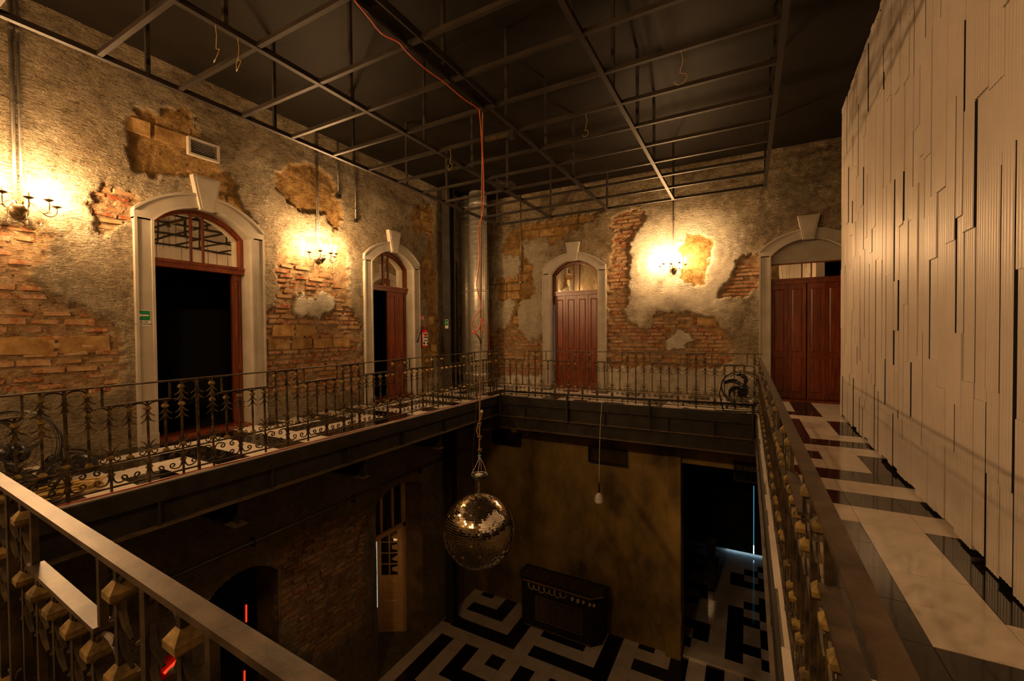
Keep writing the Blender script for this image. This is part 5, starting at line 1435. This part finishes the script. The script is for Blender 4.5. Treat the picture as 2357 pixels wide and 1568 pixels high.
def stand2(t):
    mb = MB()
    for s in (-1, 1):
        mb.tube([(s*0.40, 0.0, 0.0), (s*0.42, 0.0, -0.20), (s*0.36, -0.16, -0.385)], 0.014, 6)
        mb.tube([(s*0.42, 0.0, -0.20), (s*0.36, 0.20, -0.385)], 0.014, 6)
    mb.tube([(-0.40, -0.16, -0.385), (0.40, -0.16, -0.385)], 0.014, 6); mb.tube([(-0.40, 0.20, -0.385), (0.40, 0.20, -0.385)], 0.014, 6)
    link('stand', mb.mesh('stand', 'black_steel', True), t)
    link('tilt_knob', MB().lathe([(0.012, 0), (0.03, 0.005), (0.03, 0.03), (0.012, 0.035)], 8, M=Matrix.Translation((0.41, 0, 0)) @ Matrix.Rotation(math.pi/2, 4, 'Y')).mesh('tilt_knob', 'black_plastic'), t)
make_fan('floor_fan', 'large black drum fan behind the left railing at the picture edge', (fx_, fy_, 0.40), 0.38, math.radians(-18), math.radians(50), 5, stand2)
# black bag beside it
q = onz(205, 1075, 0.0)
bg = thing('holdall_bag', 'low black bag on the floor beside the drum fan', 'bag', (-6.3, 1.75, 0))
vs = []; n1, n2 = 8, 14
mb = MB()
for i in range(n1+1):
    th_ = math.pi/2*i/n1
    for k in range(n2):
        a = 2*math.pi*k/n2; rr = math.cos(th_)**0.6 if i < n1 else 0.02
        vs.append((-6.3+0.17*rr*math.cos(a)*(1+0.08*math.sin(3*a)), 1.72+0.26*rr*math.sin(a)*(1+0.06*math.cos(2*a)), 0.0+0.20*math.sin(th_)*(1+0.15*math.sin(2*a+1))))
mb.add(vs, [(i*n2+k, i*n2+(k+1) % n2, (i+1)*n2+(k+1) % n2, (i+1)*n2+k) for i in range(n1) for k in range(n2)])
mb.build('body', 'black_plastic', bg, True)
MB().tube([(-6.3+0.05*math.cos(a), 1.72+0.16*math.cos(a), 0.16+0.09*math.sin(a)) for a in [math.pi*i/10 for i in range(11)]], 0.010, 6).build('handle', 'black_plastic', bg, True)
# coil of yellow cable
q = onz(110, 1105, 0.02)
cpts = []
for i in range(150):
    a = i*0.27; r = 0.20+0.05*math.sin(i*0.7)+0.02*math.sin(i*0.13)
    cpts.append((-5.52+r*0.75*math.cos(a)+0.03*math.sin(i*0.05), 1.38+r*1.5*math.sin(a), 0.013+0.012*(i/30)+0.006*math.sin(i*1.7)))
single('cable_coil', MB().tube(cpts, 0.010, 6), 'yellow_cable', 'loose coil of yellow cable on the tiles behind the left railing', 'cable', smooth=True)
# thin red cable along the left slab edge
rc = []
for i in range(40):
    y = SY0+0.2+(SY1-SY0-0.4)*i/39
    rc.append((SX0-0.022+0.010*math.sin(i*1.3), y, 0.013+0.004*math.sin(i*0.9)))
single('edge_cable', MB().tube(rc, 0.0065, 5), 'red_wire', 'thin red cable along the edge of the left gallery', 'cable')

# ================================================================== COUNTER IN THE LOWER HALL
cA = onz(1206, 1432, ZF); cB = onz(1340, 1485, ZF)
x0, x1 = -5.22, -3.05
yf = 9.74; yb_ = 10.36; ch = 0.22; zt_ = ZF+1.17
dj = thing('bar_counter', 'black bar counter with a reed front panel and painted script', 'counter', ((x0+x1)/2, (yf+yb_)/2, ZF))
outl = [(x0, yb_), (x0, yf+ch), (x0+ch*0.8, yf), (x1-ch, yf), (x1, yf+ch), (x1, yb_)]
MZ = lambda u, v, w: (u, v, w)
MB().prism(MZ, outl, ZF, zt_).build('body', 'black_paint', dj)
outl2 = [(x0-0.05, yb_), (x0-0.05, yf+ch-0.03), (x0+ch*0.8-0.02, yf-0.05), (x1-ch+0.02, yf-0.05), (x1+0.05, yf+ch-0.03), (x1+0.05, yb_)]
tp = MB().prism(MZ, outl2, zt_, zt_+0.05).build('top', 'black_paint', dj)
xx = x0; rr_ = random.Random(9)
rd = MB()
while xx < x1:
    a = rr_.uniform(0, 0.1)
    rd.bb(xx, xx+0.007, yf+0.02+a*0.3, yb_-0.03-a, zt_+0.05, zt_+0.056+rr_.uniform(0, 0.006)); xx += rr_.uniform(0.016, 0.035)
o = rd.build('reed_top', 'reed_dark', dj); o['kind'] = 'stuff'
MB().bb(x0+ch*0.8, x1-ch+0.02, yf-0.058, yf-0.050, zt_+0.005, zt_+0.045).build('gold_edge', 'gold_trim', dj)
e0 = (x1-ch+0.02, yf-0.05); e1 = (x1+0.05, yf+ch-0.03)
MB().add([(e0[0], e0[1]-0.008, zt_+0.005), (e1[0]+0.006, e1[1]-0.006, zt_+0.005), (e1[0]+0.006, e1[1]-0.006, zt_+0.045), (e0[0], e0[1]-0.008, zt_+0.045), (e0[0], e0[1]+0.002, zt_+0.005), (e1[0], e1[1], zt_+0.005), (e1[0], e1[1], zt_+0.045), (e0[0], e0[1]+0.002, zt_+0.045)],
         [(0, 1, 2, 3), (4, 7, 6, 5), (0, 4, 5, 1), (3, 2, 6, 7), (0, 3, 7, 4), (1, 5, 6, 2)]).build('gold_edge', 'gold_trim', dj)
MB().bb(x0+ch*0.8, x1-ch, yf-0.012, yf, ZF+0.02, ZF+0.032).build('gold_edge', 'gold_trim', dj)
px0, px1, pz0, pz1 = x0+0.52, x1-0.44, ZF+0.24, ZF+0.82
fp_ = MB().bb(px0-0.012, px1+0.012, yf-0.012, yf, pz1, pz1+0.012).bb(px0-0.012, px1+0.012, yf-0.012, yf, pz0-0.012, pz0).bb(px0-0.012, px0, yf-0.012, yf, pz0, pz1).bb(px1, px1+0.012, yf-0.012, yf, pz0, pz1).build('panel_frame', 'gold_trim', dj)
rd = MB(); xx = px0
while xx < px1:
    s = rr_.uniform(0, 0.2); e = rr_.uniform(0, 0.2)
    rd.bb(xx, xx+0.006, yf-0.008-rr_.uniform(0, 0.01), yf, pz0+s*0.3, pz1-e*0.3); xx += rr_.uniform(0.012, 0.024)
o = rd.build('reed_front', 'reed_dark', dj); o['kind'] = 'stuff'
# painted script: looping strokes as they appear on the counter front
sx = x0+0.28; zz = zt_-0.13
sp_pts = []
for i in range(140):
    a = i*0.33; p = i/139
    sp_pts.append((sx+1.05*p+0.045*math.cos(a*1.0), yf-0.006, zz+0.065*math.sin(a)+0.02*math.sin(i*0.21)))
sc = MB().tube(sp_pts, 0.011, 4)
sc.build('painted_script', 'script_cream', dj)
for i, (u, s) in enumerate(((1.22, 0.07), (1.36, 0.08), (1.50, 0.06), (1.66, 0.065), (1.76, 0.06))):
    MB().lathe([(0.001, 0.0), (s*0.55, 0.004), (s*0.5, 0.010), (0.001, 0.012)], 10, M=Matrix.Translation((sx+u, yf-0.001, zz-0.01*(i % 2))) @ Matrix.Scale(1.5, 4, (0.3, 0, 0.95)) @ Matrix.Rotation(math.pi/2, 4, 'X')).build('painted_leaf', 'script_cream', dj)
